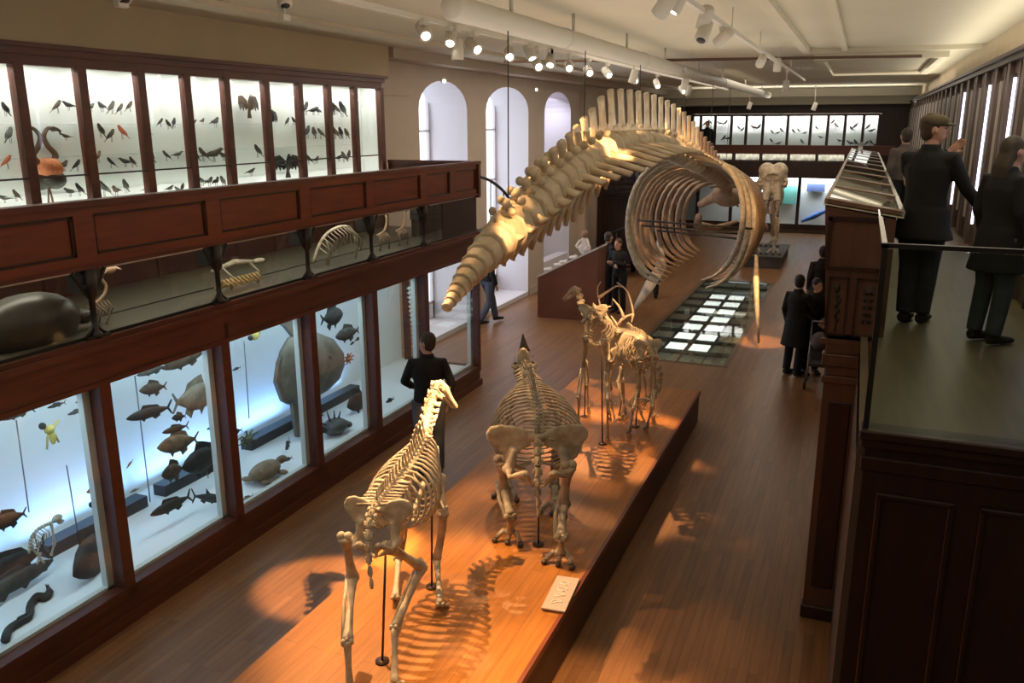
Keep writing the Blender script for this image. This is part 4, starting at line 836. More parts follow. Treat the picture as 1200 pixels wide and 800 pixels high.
FL=[('slim','dark',(0,492),(40,477),'dark fish cut by the photo edge high in the nearest visible fish case',1.2),
('slim','dark',(55,478),(77,471),'small dark fish near the top of the case, left of the pale grey pair',1),
('slim','grey',(79,486),(101,478),'slim grey fish, lower of the pale pair at the top of the nearest case',1),
('slim','pale',(88,472),(108,465),'slim pale fish, upper of the pair at the top of the nearest case',1),
('perch','brown',(-14,618),(31,600),'brown forked-tail fish swimming out of the left photo edge',1.1),
('perch','orange',(101,577),(124,567),'orange fish hanging beside the right edge of the nearest visible case',1),
('slim','yellow',(111,603),(130,592),'tiny yellowish fish below the orange fish in the nearest visible case',1),
('perch','brown',(163,458),(195,452),'brown oval fish near the top of the second visible case',1),
('slim','dark',(148,491),(201,476),'dark pike-like fish below the brown oval fish in the second case',1.1),
('perch','pale',(254,458),(203,473),'large pale tuna-like fish at the right of the second case',1.35),
('slim','brown',(190,432),(243,410),'long brown fish at the very top of the second case',1.2),
('slim','grey',(160,440),(196,428),'grey slender fish in the top left corner of the second case',1),
('perch','brown',(201,490),(218,487),'tiny brown fish in the middle of the second case, above the slim one',1.1),
('slim','brown',(190,507),(221,498),'small slim brown fish in the middle of the second case',1.1),
('perch','tan',(184,525),(232,513),'mottled tan fish in the middle of the second case',1),
('deep','brown',(189,557),(217,547),'deep-bodied brown fish in the lower middle of the second case',1.1),
('perch','dark',(213,548),(262,528),'large dark fish touching the right frame of the second case',1.3),
('slim','tan',(241,471),(255,468),'tiny tan fish by the right frame under the tuna-like fish',1),
('slim','orange',(246,489),(257,486),'tiny reddish fish by the right frame of the second case',1),
('slim','dark',(242,503),(257,498),'tiny dark fish by the right frame above the large dark fish',1),
('slim','orange',(148,549),(156,538),'tiny orange fish at the left edge of the second case',1),
('slim','pale',(152,577),(163,572),'tiny pale fish at the left edge of the second case under the orange one',1),
('slim','dark',(272,434),(282,430),'tiny dark fish at the left edge of the sunfish case',1),
('deep','dark',(402,367),(376,375),'dark disc-shaped fish at the top of the case right of the sunfish',1),
('perch','grey',(393,395),(421,386),'grey striped fish below the dark disc fish',.9),
('slim','dark',(410,404),(416,400),'tiny dark fish, lower of two specks right of the sunfish',1.3),
('slim','dark',(416,399),(423,395),'tiny dark fish, upper of two specks right of the sunfish',1.3),
('slim','dark',(269,508),(284,503),'small dark fish touching the left frame of the sunfish case',1.2),
]
for kind,cl,a,c,lab,hs in FL: fish(kind,cl,a,c,XF,lab,hs)
LY=[('perch','dark',(88,690),(136,636),'thick dark fish lying diagonally on the floor of the nearest visible case',.33,1.25),
('slim','dark',(-30,700),(58,655),'large dark fish lying behind the long one at the left photo edge',.33,1.5),
('slim','grey',(64,668),(-40,728),'long dark pointed fish lying near the glass at the left photo edge',.33,1.0),
('slim','dark',(177,612),(225,588),'dark fish lying along the black trough in the second case',.45,1.2),
('shark','dark',(262,592),(226,588),'black catfish lying behind the glass right of the trough fish',.36,1.6),
('slim','olive',(283,590),(297,583),'small dark fish on the floor at the left frame of the sunfish case',.33,1.4),
('slim','dark',(335,531),(340,520),'tiny dark specimen standing on the floor below the sunfish',.33,1.3),
('slim','dark',(331,543),(343,538),'tiny dark specimen on the floor behind the mottled turtle',.33,1.4),
('perch','dark',(407,484),(434,470),'dark spiny fish lying at the right of the case beside the sunfish',.36,1.3),
('slim','dark',(370,494),(379,488),'tiny dark fish on the floor behind the black spiny anglerfish',.33,1.3),
('slim','dark',(452,474),(462,469),'small dark fish lying alone on the floor of the fifth case',.33,1.3),
('perch','dark',(478,440),(490,430),'small dark fish beside the visitor in the fifth case',.4,1.4)]
for kind,cl,a,c,lab,z,hs in LY: fish(kind,cl,a,c,0,lab,hs,'specimens lying on the case floors',z=z)
def spec(name,mb,m_,label,cat,group=None): return tag(mb.build(name,m_),label,cat,group)
# eel
P=resample([at(x,y,z=.33) for x,y in ((6,752),(10,738),(24,728),(34,722),(36,708),(44,700),(54,700),(58,692),(53,684))],30)
r=empty('eel',P[0],'dark wavy eel lying on the floor of the nearest visible case','eel'); MB().tube(P,[.012]+[.035]*3+[.032]*22+[.02,.016,.012,.006,.003],8).build('body',mat('fish_dark'),r,world=True)
MB().tube([p+V((0,0,.03)) for p in P[8:28]],[(.004,.02)]*20,5,up=(0,0,1)).build('fin',mat('fish_grey'),r,world=True)
# little skeleton arching over its stand
c=at(45,640,x=-6.2); r=empty('small_skeleton',V((-6.2,c.y,.3)),'small pale leaping skeleton on a thin stand in the nearest visible case','skeleton')
SPN=resample([at(x,y,x=-6.2) for x,y in ((34,648),(37,630),(46,619),(58,613),(66,609))],14)
mb=MB(); mb.tube(SPN,.010,6); 
for p in SPN[1:-1]: mb.ell(p,(.018,.018,.018),n=6,m=4)
mb.build('backbone',BONE,r,world=True)
for k in range(3,10):
    p=SPN[k]; MB().tube([p,p+V((.05,.02,-.05)),p+V((.03,.03,-.11))],.005,5).build('rib',BONE,r,world=True)
for x0,y0,x1,y1 in ((36,640,52,660),(52,660,44,672),(60,614,64,636),(64,636,60,650),(47,648,40,672)): bone_mb(at(x0,y0,x=-6.2),at(x1,y1,x=-6.2),.009).build('leg_bone',BONE,r,world=True)
MB().ell(at(67,607,x=-6.2),(.03,.05,.035)).ell(at(71,611,x=-6.2),(.02,.035,.02)).build('skull',BONE,r,world=True)
MB().tube([at(50,668,z=.3),SPN[6]],.005,6).tube([at(50,668,z=.3)+V((0,0,.01)),at(50,668,z=.3)],.04,10).build('stand',BLACK,r,world=True)
# frog-like pale creature, dark ball
c=at(58,503,x=XF); r=empty('pale_frog',c,'pale spread frog hanging near the top of the nearest visible case','frog')
MB().ell((0,0,0),(.03,.05,.04)).ell((0,.02,-.08),(.025,.03,.06)).build('body',mat('fish_yellow'),r)
for a_ in ((.10,.05),(-.08,.06),(.07,-.14),(-.05,-.16)): MB().tube([(0,0,-.03),(0,a_[0]*.6,a_[1]*.4),(0,a_[0],a_[1])],[.014,.01,.008],6).build('leg',mat('fish_yellow'),r)
MB().ell((0,-.06,.05),(.03,.03,.03)).build('head',mat('fish_dark'),r)
r=empty('dark_urchin',at(108,591,x=XF),'small round black specimen hanging below the orange fish','sea urchin'); MB().ell((0,0,0),(.03,.03,.03)).build('body',BLACK,r)
# sunfish
XM=-6.15; c=at(362,432,x=XM); r=empty('sunfish',c,'huge grey ocean sunfish with tall fins filling the middle case','fish')
out=[]
for px,py in ((326,445),(329,412),(338,396),(352,388),(372,390),(390,397),(401,412),(402,427),(396,444),(382,458),(362,470),(344,474),(333,466)): out.append(at(px,py,x=XM)-c)
mb=MB(); k=len(out); cen=sum(out,V())/k; rings=[(1,.015),(.93,.06),(.78,.11),(.5,.16),(.2,.18)]
vs=[]
for sgn in (1,-1):
    for sc_,th in rings: vs+=[cen+(p-cen)*sc_+V((sgn*th,0,0)) for p in out]
    vs.append(cen+V((sgn*.185,0,0)))
fs=[];B2=len(rings)*k+1
for h in (0,1):
    o=h*B2
    for i in range(len(rings)-1):
        for j in range(k): q=(j+1)%k; fs.append((o+i*k+j,o+i*k+q,o+(i+1)*k+q,o+(i+1)*k+j))
    for j in range(k): fs.append((o+(len(rings)-1)*k+j,o+(len(rings)-1)*k+(j+1)%k,o+B2-1))
for j in range(k): fs.append((j,(j+1)%k,B2+(j+1)%k,B2+j))
mb.add(vs,fs,True); mb.build('body',mat('sunfish_skin',(.22,.19,.145),.6,noise=(.10,.085,.06),nscale=5,bump=.5,bscale=12),r)
def finp(pl,nm,dx=0):
    q=[at(x,y,x=XM)-c for x,y in pl]; m_=MB(); m_.prism([(p.y,p.z) for p in q],.05,(dx,0,0),(0,1,0),(0,0,1)); m_.build(nm,mat('sunfish_fin',(.17,.145,.115),.6,noise=(.10,.085,.065),nscale=6),r)
finp([(342,394),(334,384),(327,378),(331,368),(346,366),(352,378),(362,392)],'dorsal_fin'); finp([(341,472),(345,500),(347,512),(354,510),(357,490),(360,468)],'anal_fin'); finp([(336,400),(325,425),(322,448),(330,470),(338,474),(340,440)],'tail_fin')
m_=MB(); e=at(385,419,x=XM+.14)-c; m_.tube([e+V((-.02,0,0)),e+V((.03,0,0)),e+V((.035,0,0))],[.06,.05,.02],10); m_.build('eye',mat('sunfish_eye',(.10,.07,.05),.3),r)
m_=MB(); e=at(372,440,x=XM+.15)-c; m_.ell(e,(.02,.07,.05)); m_.build('side_fin',mat('sunfish_fin'),r)
# mottled turtle on the floor
c=at(311,560,z=.32); r=empty('turtle',c,'mottled tan shelled animal lying on the floor under the sunfish','turtle')
MB().ell((0,0,.09),(.12,.24,.10),n=14,m=9).build('shell',mat('turtle_shell',(.26,.18,.11),.7,noise=(.12,.08,.05),nscale=14,bump=.9,bscale=30),r); MB().ell((.02,.27,.12),(.05,.08,.045)).tube([(0,.2,.09),(.02,.27,.12)],.035,7).build('head',mat('fish_tan'),r)
for s_,t_ in ((1,1),(1,-1),(-1,1),(-1,-1)): MB().ell((s_*.12,t_*.15,.03),(.07,.05,.025)).build('flipper',mat('fish_tan'),r)
# anglerfish with spines
c=at(393,507,z=.32); r=empty('anglerfish',c,'black spiny anglerfish lying on the floor right of the sunfish','fish')
MB().ell((0,0,.09),(.15,.19,.10),n=12,m=8).ell((.05,.16,.07),(.1,.06,.05)).build('body',mat('angler_black',(.035,.04,.045),.5,noise=(.07,.075,.08),nscale=10,bump=.6,bscale=20),r)
for a_ in ((-.04,-.10,.32),(0,0,.30),(.04,.08,.27),(-.1,-.2,.2)): MB().tube([(a_[0]*.4,a_[1]*.6,.14),(a_[0],a_[1],a_[2])],[.02,.005],6).build('spine',mat('angler_black'),r)
MB().prism([(-.19,.02),(-.32,.12),(-.34,.0),(-.2,-.02)],.03,(0,0,.1),(0,1,0),(0,0,1)).build('tail_fin',mat('angler_black'),r)
# orange crab + olive crab
for nm,p_,m_,lab,sc_ in (('orange_crab',(408,421),'fish_orange','orange spiny crab hanging right of the sunfish face',1),('olive_lobster',(290,515),'fish_olive','olive long-clawed lobster at the left frame of the sunfish case',1.4)):
    c=at(*p_,x=-6.05); r=empty(nm,c,lab,'crustacean'); MB().ell((0,0,0),(.03,.06*sc_,.035*sc_)).build('body',mat(m_),r)
    for k in range(8):
        a_=k*PI/4+.2; MB().tube([(0,.04*math.cos(a_),.03*math.sin(a_)),(.02,.09*sc_*math.cos(a_),.07*sc_*math.sin(a_)+.02),(0,.14*sc_*math.cos(a_),.07*sc_*math.sin(a_))],[.012,.009,.005],5).build('leg',mat(m_),r)
r=empty('yellow_sponge',at(299,393,x=XF),'small yellow sea creature at the top left of the sunfish case','sea creature'); MB().ell((0,0,0),(.03,.07,.05)).ell((0,.05,.03),(.025,.03,.04)).build('body',mat('fish_yellow'),r); MB().ell((0,-.08,-.01),(.03,.03,.03)).build('head',BLACK,r)
# hanging chain of vertebrae (long pale column)
A=at(480,338,x=-6.2);B_=at(487,405,x=-6.2); r=empty('snake_skeleton',A,'long pale vertebral column hanging in the fifth case behind the visitor','skeleton')
for k in range(14):
    p=A.lerp(B_,k/13); m_=MB(); m_.ell(p,(.03,.05,.035),n=7,m=5); m_.tube([p+V((0,-.09,.02)),p,p+V((0,.09,.02))],.008,5); m_.build('vertebra',mat('pale_vertebra',(.66,.62,.52),.6),r,world=True)
MB().tube([A+V((0,0,.1)),B_],.006,5).build('wire',STEEL,r,world=True)
# wires and acrylic posts in the cases
for k,(a,c_) in enumerate((((19,492),(34,600)),((78,545),(92,630)),((158,440),(176,588)),((286,400),(292,490)),((240,530),(244,560)))):
    m_=MB(); m_.tube([at(*a,x=-6.3),at(*c_,x=-6.3)],.006,6); r=empty('hanging_rod',at(*a,x=-6.3),'thin dark hanging rod in the fish cases, %s from the left'%ORD[k],'rod','thin hanging rods in the fish cases'); m_.build('rod',mat('rod_grey',(.12,.13,.14),.4),r,world=True)
# ================================================================== BIRDS
BP_={}
BC={'black':(.010,.009,.008),'brown':(.05,.03,.018),'grey':(.07,.065,.055),'red':(.42,.08,.03),'pink':(.55,.17,.07)}
def bird_proto(kind,cl):
    if (kind,cl) in BP_: return copy_tree(BP_[(kind,cl)])
    r=empty('bird',(0,0,0)); M_=mat('plumage_'+cl,BC[cl],.7,noise=tuple(q*1.5+.006 for q in BC[cl]),nscale=30)
    # unit height 1, facing +Y
    if kind=='perch':
        MB().tube([(0,-.28,.28),(0,-.15,.42),(0,.05,.60),(0,.16,.74),(0,.20,.83),(0,.25,.88)],[.03,.10,.15,.12,.095,.06],9).build('body',M_,r)
        MB().tube([(0,-.18,.40),(0,-.38,.2),(0,-.6,.02)],[(.06,.03),(.05,.015),(.04,.01)],6).build('tail',M_,r)
        MB().tube([(0,.26,.86),(0,.38,.83)],[.03,.006],6).build('beak',BLACK,r)
        for s in (-1,1):
            MB().tube([(s*.12,.08,.66),(s*.15,-.1,.45),(s*.08,-.36,.25)],[(.02,.07),(.03,.09),(.01,.02)],6).build('wing',M_,r); MB().tube([(s*.05,0,.42),(s*.05,.03,.2),(s*.05,.02,.02)],.014,5).build('leg',BLACK,r)
    elif kind=='low':
        MB().tube([(0,-.5,.32),(0,-.2,.36),(0,.1,.40),(0,.3,.52),(0,.42,.6),(0,.48,.62)],[.02,.12,.16,.10,.08,.03],9).build('body',M_,r)
        MB().tube([(0,-.35,.34),(0,-.9,.25)],[(.07,.03),(.05,.01)],6).build('tail',M_,r); MB().tube([(0,.46,.61),(0,.66,.58)],[.03,.006],6).build('beak',BLACK,r)
        for s in (-1,1): MB().tube([(s*.13,.15,.42),(s*.15,-.15,.38),(s*.06,-.6,.32)],[.03,.05,.01],6).build('wing',M_,r); MB().tube([(s*.06,0,.3),(s*.06,.02,.02)],.016,5).build('leg',BLACK,r)
    elif kind=='spread':
        MB().tube([(0,-.1,.1),(0,0,.35),(0,.05,.6),(0,.08,.8),(0,.1,.9)],[.04,.13,.13,.08,.05],9).build('body',M_,r); MB().tube([(0,.1,.88),(0,.2,.82)],[.035,.006],6).build('beak',mat('beak_horn',(.4,.25,.08),.4),r)
        for s in (-1,1): MB().prism([(.08,.62),(.35,.86),(.6,.80),(.68,.5),(.62,.2),(.5,.38),(.42,.16),(.33,.36),(.25,.2),(.1,.3)],.03,(0,-.02,0),(s,0,0),(0,-.15,1)).build('wing',M_,r)
        MB().prism([(-.08,.15),(-.14,-.15),(.14,-.15),(.08,.15)],.03,(0,-.08,0),(1,0,0),(0,0,1)).build('tail',M_,r)
    elif kind=='flamingo':
        MB().tube([(0,-.22,.42),(0,-.1,.45),(0,.05,.48),(0,.14,.54)],[.03,.13,.12,.06],9).build('body',mat('plumage_pink',BC['pink'],.7),r)
        P=resample([(0,.13,.52),(0,.20,.62),(0,.10,.74),(0,.06,.86),(0,.14,.96),(0,.22,.95)],16); MB().tube(P,[.045-.0015*i for i in range(17)],8).ell(P[-1],(.03,.055,.035)).build('neck',mat('plumage_rust',(.13,.07,.045),.7),r)
        MB().tube([(0,.26,.95),(0,.32,.92),(0,.31,.87)],[.025,.02,.004],6).build('beak',BLACK,r)
        MB().tube([(0,.0,.36),(0,.02,.18),(0,0,.0)],.012,6).build('leg',mat('plumage_rust'),r); MB().tube([(.05,-.05,.36),(.05,-.02,.18),(.05,-.05,.0)],.012,6).build('leg',mat('plumage_rust'),r)
        MB().ell((0,-.08,.30),(.11,.16,.12)).build('wing',mat('plumage_grey',BC['grey'],.7),r)
    if kind in ('perch','low'): MB().tube([(0,.02,.0),(0,.02,.03)],[.10,.10],8).build('stand',WHITED,r)
    BP_[(kind,cl)]=r; return r
WHERE=['leftmost','second','third','fourth','fifth','sixth','seventh','eighth','ninth']
def put_bird(px,py,h,kind,cl,face,X,label,group,Y=None,lift=True):
    c=at(px,py,x=X) if Y is None else at(px,py,y=Y)
    dist=(c-V((0,0,CAM_H))).dot(FW); H=h/F_PX*dist
    o=bird_proto(kind,cl); o.scale=(H,)*3; o.location=c-V((0,0,H*.5)); o.rotation_euler=(0,0,face); tag(o,label,'bird',group); return o
XB=-7.13
PB={0:[[(6,127,13)],[(11,157,15)],[(8,189,13)],[(5,230,11),(19,228,11)]],
1:[[(67,124,12),(80,121,12)],[(77,158,9)],[(74,191,14),(90,193,11)],[(82,222,12),(93,221,12)]],
2:[[(106,123,11),(119,122,13),(131,125,12),(141,127,10),(152,124,10)],[(118,152,13),(130,158,12),(143,154,13)],[(115,183,11),(130,190,10),(147,187,12),(155,189,10)],[(122,220,15),(136,220,14),(147,217,13)]],
3:[[(188,143,8),(197,145,9),(204,143,9),(172,152,9)],[(175,181,15),(195,182,10),(208,179,10)],[(175,219,10),(199,219,9),(208,220,9),(214,219,8)]],
4:[[(226,142,9),(237,140,8),(252,140,13)],[(228,181,12),(238,180,13),(250,177,18),(262,180,12)],[(228,208,12),(237,210,11),(245,210,12),(253,210,12),(261,212,11)]],
7:[[(358,126,12),(367,127,11),(373,128,10)],[(360,154,12),(368,155,11),(376,156,10)],[(362,186,9),(371,185,9)]],
8:[[(391,127,11),(395,128,9),(401,127,14)],[(393,155,11),(399,155,11),(406,156,10)],[(397,183,9),(403,183,10),(409,181,9)]]}
rng=random.Random(3)
PN={0:'pane cut by the left photo edge',1:'pane with the two flamingos',2:'pane right of the flamingos',3:'fourth visible pane',4:'pane left of the hanging eagle',7:'pane right of the black spread-winged birds',8:'last stocked pane'}
for pn,rows in PB.items():
    for ri,row in enumerate(rows):
        for k,(x,y,h) in enumerate(row):
            red=(pn,ri,k) in ((0,2,0),(2,1,2)); cl='red' if red else ('black' if rng.random()<.45 else rng.choice(('brown','brown','grey'))); kind='perch' if rng.random()<.65 else 'low'
            pos='single' if len(row)==1 else WHERE[k] if k else 'leftmost'
            put_bird(x,y,h*1.4,kind,cl,rng.choice((0,0,PI,PI))+rng.uniform(-.5,.5),XB,'%s stuffed bird, %s on %s row in the %s'%(cl,pos,('top','second','third','lowest')[ri],PN[pn]),'stuffed birds in the left gallery cases')
put_bird(56,193,90,'flamingo','pink',PI,XB+.07,'orange-necked flamingo, left one of the pair facing left','flamingos in the left gallery case')
put_bird(51,193,90,'flamingo','pink',.0,XB-.08,'flamingo with dark curved neck, right one of the pair','flamingos in the left gallery case')
put_bird(293,121,26,'spread','brown',-PI/2,XB,'brown eagle with spread wings hanging in the sixth pane','large stuffed birds')
put_bird(302,176,17,'perch','black',PI,XB,'large dark upright bird near the right frame below the hanging eagle','large stuffed birds')
put_bird(294,199,14,'low','grey',0,XB,'long grey heron-like bird at the bottom below the hanging eagle','large stuffed birds')
put_bird(318,137,20,'spread','black',-PI/2,XB,'black broad-winged bird at the left frame of the seventh pane','large stuffed birds')
put_bird(337,142,11,'perch','black',0,XB,'left of two small black and white birds on the upper shelf','large stuffed birds')
put_bird(344,141,10,'perch','black',PI,XB,'right of two small black and white birds on the upper shelf','large stuffed birds')
put_bird(325,184,13,'low','black',.2,XB,'black bird with raised tail in the lower seventh pane','large stuffed birds')
put_bird(338,191,26,'spread','black',-PI/2-.3,XB-.04,'large black bird with drooping spread wings in the lower seventh pane','large stuffed birds')
put_bird(329,191,12,'low','black',PI,XB+.03,'small black bird beneath the large drooping-winged one','large stuffed birds')
put_bird(228,205,12,'perch','black',0,XB+.06,'black bird close behind the left frame of the eagle-side pane','large stuffed birds')
# far gallery birds
FB=[(814,150,8),(826,145,9),(832,143,8),(844,143,9),(850,144,9),(848,162,9),(853,161,8),(866,150,7),(870,152,7),(884,148,9),(889,149,9),(905,155,7),(911,155,6),(916,153,8),(904,165,7),(912,167,7),(930,154,7),(936,153,6),(943,155,6),(940,166,8),(957,150,6),(962,160,6),(976,143,8),(980,147,9),(984,164,6),(1002,148,10),(998,151,8),(997,166,10),(1003,167,9),(1017,149,9),(1021,152,8),(1015,168,8),(1021,167,7),(1026,169,7)]
for k,(x,y,h) in enumerate(FB):
    put_bird(x,y,h,'perch' if k%3 else 'low',('black','brown','black','grey')[k%4],rng.choice((PI/2,-PI/2)),0,'tiny dark stuffed bird in far gallery cases, %s pane from left'%WHERE[min(8,[i for i in range(len(BPX)-1) if BPX[i]<=x+2][-1])] if x<950 else 'tiny dark stuffed bird in the right-hand panes of the far gallery cases','stuffed birds in the far gallery cases',Y=YB+.3)
# ---- skeletal specimens inside the vitrines under the parapet
VX=CX-.26
def vit(name,label,px,py): return empty(name,V((VX,at(px,py,x=VX).y,2.51)),label,'specimen','specimens in the low vitrines')
r=vit('turtle_shell','dark domed turtle shell in the vitrine at the left photo edge',35,400); MB().ell((0,0,.14),(.2,.45,.24),n=16,m=9).build('shell',mat('dark_shell',(.03,.026,.022),.35,noise=(.06,.05,.035),nscale=6),r); MB().ell((0,.5,.1),(.06,.1,.06)).build('head',mat('dark_shell'),r)
r=vit('bird_skeleton','brown bird skeleton with round skull in the second vitrine',128,365); MB().tube(resample([(0,-.2,.15),(0,-.05,.22),(0,.0,.3),(0,-.04,.38),(0,.04,.44)],14),.014,6).build('backbone',BONEB,r); MB().ell((0,.06,.44),(.04,.06,.045)).tube([(0,.1,.44),(0,.18,.41)],[.02,.004],6).build('skull',BONEB,r)
for k in range(5): MB().tube([(0,-.15+.035*k,.19),(.06,-.15+.035*k,.13),(.0,-.12+.035*k,.08)],.006,5).build('rib',BONEB,r)
for s in (-1,1): MB().tube([(s*.03,-.1,.14),(s*.05,-.04,.07),(s*.04,-.08,.0)],.009,5).build('leg',BONEB,r)
r=vit('rib_fan','golden row of ribs lying in the third vitrine',276,338); MB().tube([(0,-.28,.05),(0,0,.07),(0,.25,.05)],.02,7).build('backbone',mat('gold_bone',(.62,.42,.18),.5),r)
for k in range(10): MB().tube([(0,-.26+.055*k,.06),(.07,-.25+.055*k,.13),(.13,-.22+.055*k,.06)],.011,6).build('rib',mat('gold_bone'),r)
r=vit('crocodile_skeleton','dark small crawling skeleton above the golden ribs in the third vitrine',284,300); MB().tube([(-.1,-.35,.2),(-.1,0,.24),(-.1,.3,.2)],[.015,.035,.02],7).ell((-.1,.36,.2),(.05,.1,.03)).build('backbone',BONEG,r)
for s in (-.2,.2): MB().tube([(-.1,s,.22),(0,s+.03,.12),(0,s,.0)],.012,6).build('leg',BONEG,r)
r=vit('hooped_skeleton','pale skeleton with one high arched back in the fourth vitrine',395,285)
HP=resample([(0,-.5,.06),(0,-.3,.30),(0,0,.40),(0,.3,.36),(0,.48,.12)],18); MB().tube(HP,.02,7).build('backbone',BONEG,r)
for k in range(3,16): MB().tube([HP[k],HP[k]+V((.10,.02,-.08)),HP[k]+V((.07,.03,-.2))],.007,5).build('rib',BONEG,r)
for s in (-.28,.3): MB().tube([(0.04,s,.28),(.06,s+.05,.15),(.05,s,.0)],.014,6).build('leg',BONEG,r)
for k in range(2):
    r=vit('small_antlered_skeleton',('left','right')[k]+' one of two brown upright skeletons in the fifth vitrine',448+k*22,275-k*6); MB().tube(resample([(0,-.15,.2),(0,.05,.24),(0,.12,.36),(0,.1,.44)],10),.016,6).build('backbone',BONEB,r)
    for q in range(6): MB().tube([(0,-.12+.04*q,.22),(.06,-.12+.04*q,.16),(.02,-.1+.04*q,.08)],.006,5).build('rib',BONEB,r)
    for s in (-.13,.1): MB().tube([(.03,s,.18),(.04,s+.03,.09),(.03,s,.0)],.01,5).build('leg',BONEB,r)
    MB().ell((0,.14,.46),(.03,.06,.03)).tube([(0,.1,.47),(.06,.04,.52)],.006,5).tube([(0,.1,.47),(-.06,.04,.52)],.006,5).build('skull',BONEB,r)
# ================================================================== PEOPLE
SKIN=mat('skin',(.50,.27,.19),.55); 
def cloth(nm,c): return mat(nm,c,.85,noise=tuple(q*.6 for q in c),nscale=10)
def person(loc,rz,h,label,coat=None,coat_m=None,trous=None,shoe=None,hair=(.02,.014,.01),pose={},skirt=None,longhair=False,hat=None,group=None,lean=0,detail=.009,top_z=None,hairm=None):
    k=h/1.72; r=empty('person',loc,label,'person',group,rz)
    J=dict(pel=(0,0,.93),wst=(0,0,1.08),che=(0,.0,1.30),nb=(0,-.01,1.44),hd=(0,.02,1.60),
      hipL=(-.09,0,.92),hipR=(.09,0,.92),knL=(-.10,.02,.50),knR=(.10,.02,.50),anL=(-.10,-.02,.09),anR=(.10,-.02,.09),
      shL=(-.165,-.01,1.385),shR=(.165,-.01,1.385),elL=(-.215,-.04,1.12),elR=(.215,-.04,1.12),wrL=(-.205,.06,.87),wrR=(.205,.06,.87),hlook=(0,1,0))
    J.update(pose); P={a:V(b)*k if a!='hlook' else V(b) for a,b in J.items()}
    if lean:
        for a in ('wst','che','nb','hd','shL','shR'): P[a].y+=lean*(P[a].z-.9*k)
    b=MB(); T=b.tube
    T([P['pel']-V((0,0,.03)),P['wst'],P['che'],P['nb']-V((0,0,.03))],[(.15*k,.11*k),(.125*k,.10*k),(.155*k,.115*k),(.08*k,.07*k)],14,up=(0,1,0))
    T([P['nb']-V((0,0,.04)),P['hd']-V((0,0,.06))],[.058*k,.052*k],10)
    hd=P['hd']; lk=P['hlook'].normalized(); sd=lk.cross(V((0,0,1))).normalized(); HM=Matrix((sd,lk,V((0,0,1)))).transposed()
    b.ell(hd,(.074*k,.093*k,.112*k),M=HM,n=14,m=10); b.ell(hd+lk*.03*k-V((0,0,.062*k)),(.052*k,.062*k,.052*k),M=HM)
    b.tube([hd+lk*.088*k+V((0,0,.02*k)),hd+lk*.112*k-V((0,0,.022*k)),hd+lk*.09*k-V((0,0,.032*k))],[.010*k,.017*k,.012*k],6)
    b.ell(hd+lk*.088*k-V((0,0,.055*k)),(.024*k,.012*k,.010*k),M=HM)
    for s in (-1,1): b.ell(hd+sd*s*.076*k-V((0,0,.005)),(.012*k,.022*k,.032*k),M=HM)
    for q in 'LR':
        sgn=-1 if q=='L' else 1
        T([P['sh'+q],P['sh'+q].lerp(P['el'+q],.4),P['el'+q],P['el'+q].lerp(P['wr'+q],.35),P['wr'+q]],[.052*k,.047*k,.038*k,.038*k,.026*k],9)
        T([P['hip'+q],P['hip'+q].lerp(P['kn'+q],.4),P['kn'+q],P['kn'+q].lerp(P['an'+q],.35),P['an'+q]],[.092*k,.082*k,.056*k,.056*k,.036*k],10)
        T([P['an'+q]-V((0,.04*k,.03*k)),P['an'+q]+V((0,.10*k,-.055*k)),P['an'+q]+V((0,.19*k,-.065*k))],[.038*k,.036*k,.024*k],8)
        d=(P['wr'+q]-P['el'+q]).normalized(); o=d.cross(V((0,1,0)) if abs(d.y)<.8 else V((0,0,1))).normalized(); w=P['wr'+q]; nn=d.cross(o)
        b.ell(w+d*.045*k,(.018*k,.038*k,.048*k),M=Matrix((nn,o,d)).transposed())
        for f in range(4):
            off=o*((f-1.5)*.020*k); L=(.07,.08,.075,.058)[f]*k; a0=w+d*.075*k+off
            T([a0,a0+d*L*.5+nn*.006*k,a0+d*L*.9+nn*.022*k],[.0095*k,.009*k,.007*k],6)
        T([w+d*.02*k-o*.03*k,w+d*.05*k-o*.055*k+nn*.01,w+d*.085*k-o*.058*k+nn*.02],[.012*k,.011*k,.008*k],6)
    b.build('body',SKIN,r,remesh=detail)
    # eyes
    e=MB()
    for s in (-1,1): e.ell(hd+lk*.083*k+sd*s*.032*k+V((0,0,.012*k)),(.011*k,.006*k,.007*k),M=HM,n=8,m=5)
    e.build('eyes',BLACK,r)
    # trousers, shoes
    t=MB(); t.tube([P['pel']+V((0,0,.10)),P['pel'],P['pel']-V((0,0,.07))],[(.155*k,.12*k),(.165*k,.13*k),(.12*k,.11*k)],14,up=(0,1,0))
    for q in 'LR': t.tube([P['hip'+q],P['hip'+q].lerp(P['kn'+q],.45),P['kn'+q],P['an'+q]+V((0,-.01,.0))],[.112*k,.10*k,.078*k,.066*k],10)
    t.build('trousers',trous or cloth('black_trousers',(.008,.008,.009)),r,remesh=.014)
    for q in 'LR':
        s=MB(); a=P['an'+q]; s.tube([a+V((0,-.06*k,-.035*k)),a+V((0,.0,-.035*k)),a+V((0,.1*k,-.05*k)),a+V((0,.21*k,-.06*k))],[(.042*k,.045*k),(.045*k,.05*k),(.045*k,.036*k),(.03*k,.022*k)],10,up=(0,0,1)); s.build('shoe',shoe or cloth('black_shoe',(.02,.017,.015)),r,remesh=.012)
    # coat
    c=MB(); c.tube([P['pel']+V((0,0,.0)),P['wst'],P['che'],P['che'].lerp(P['nb'],.75),P['nb']+V((0,0,.01))],[(.175*k,.145*k),(.16*k,.135*k),(.185*k,.145*k),(.135*k,.11*k),(.07*k,.07*k)],16,up=(0,1,0))
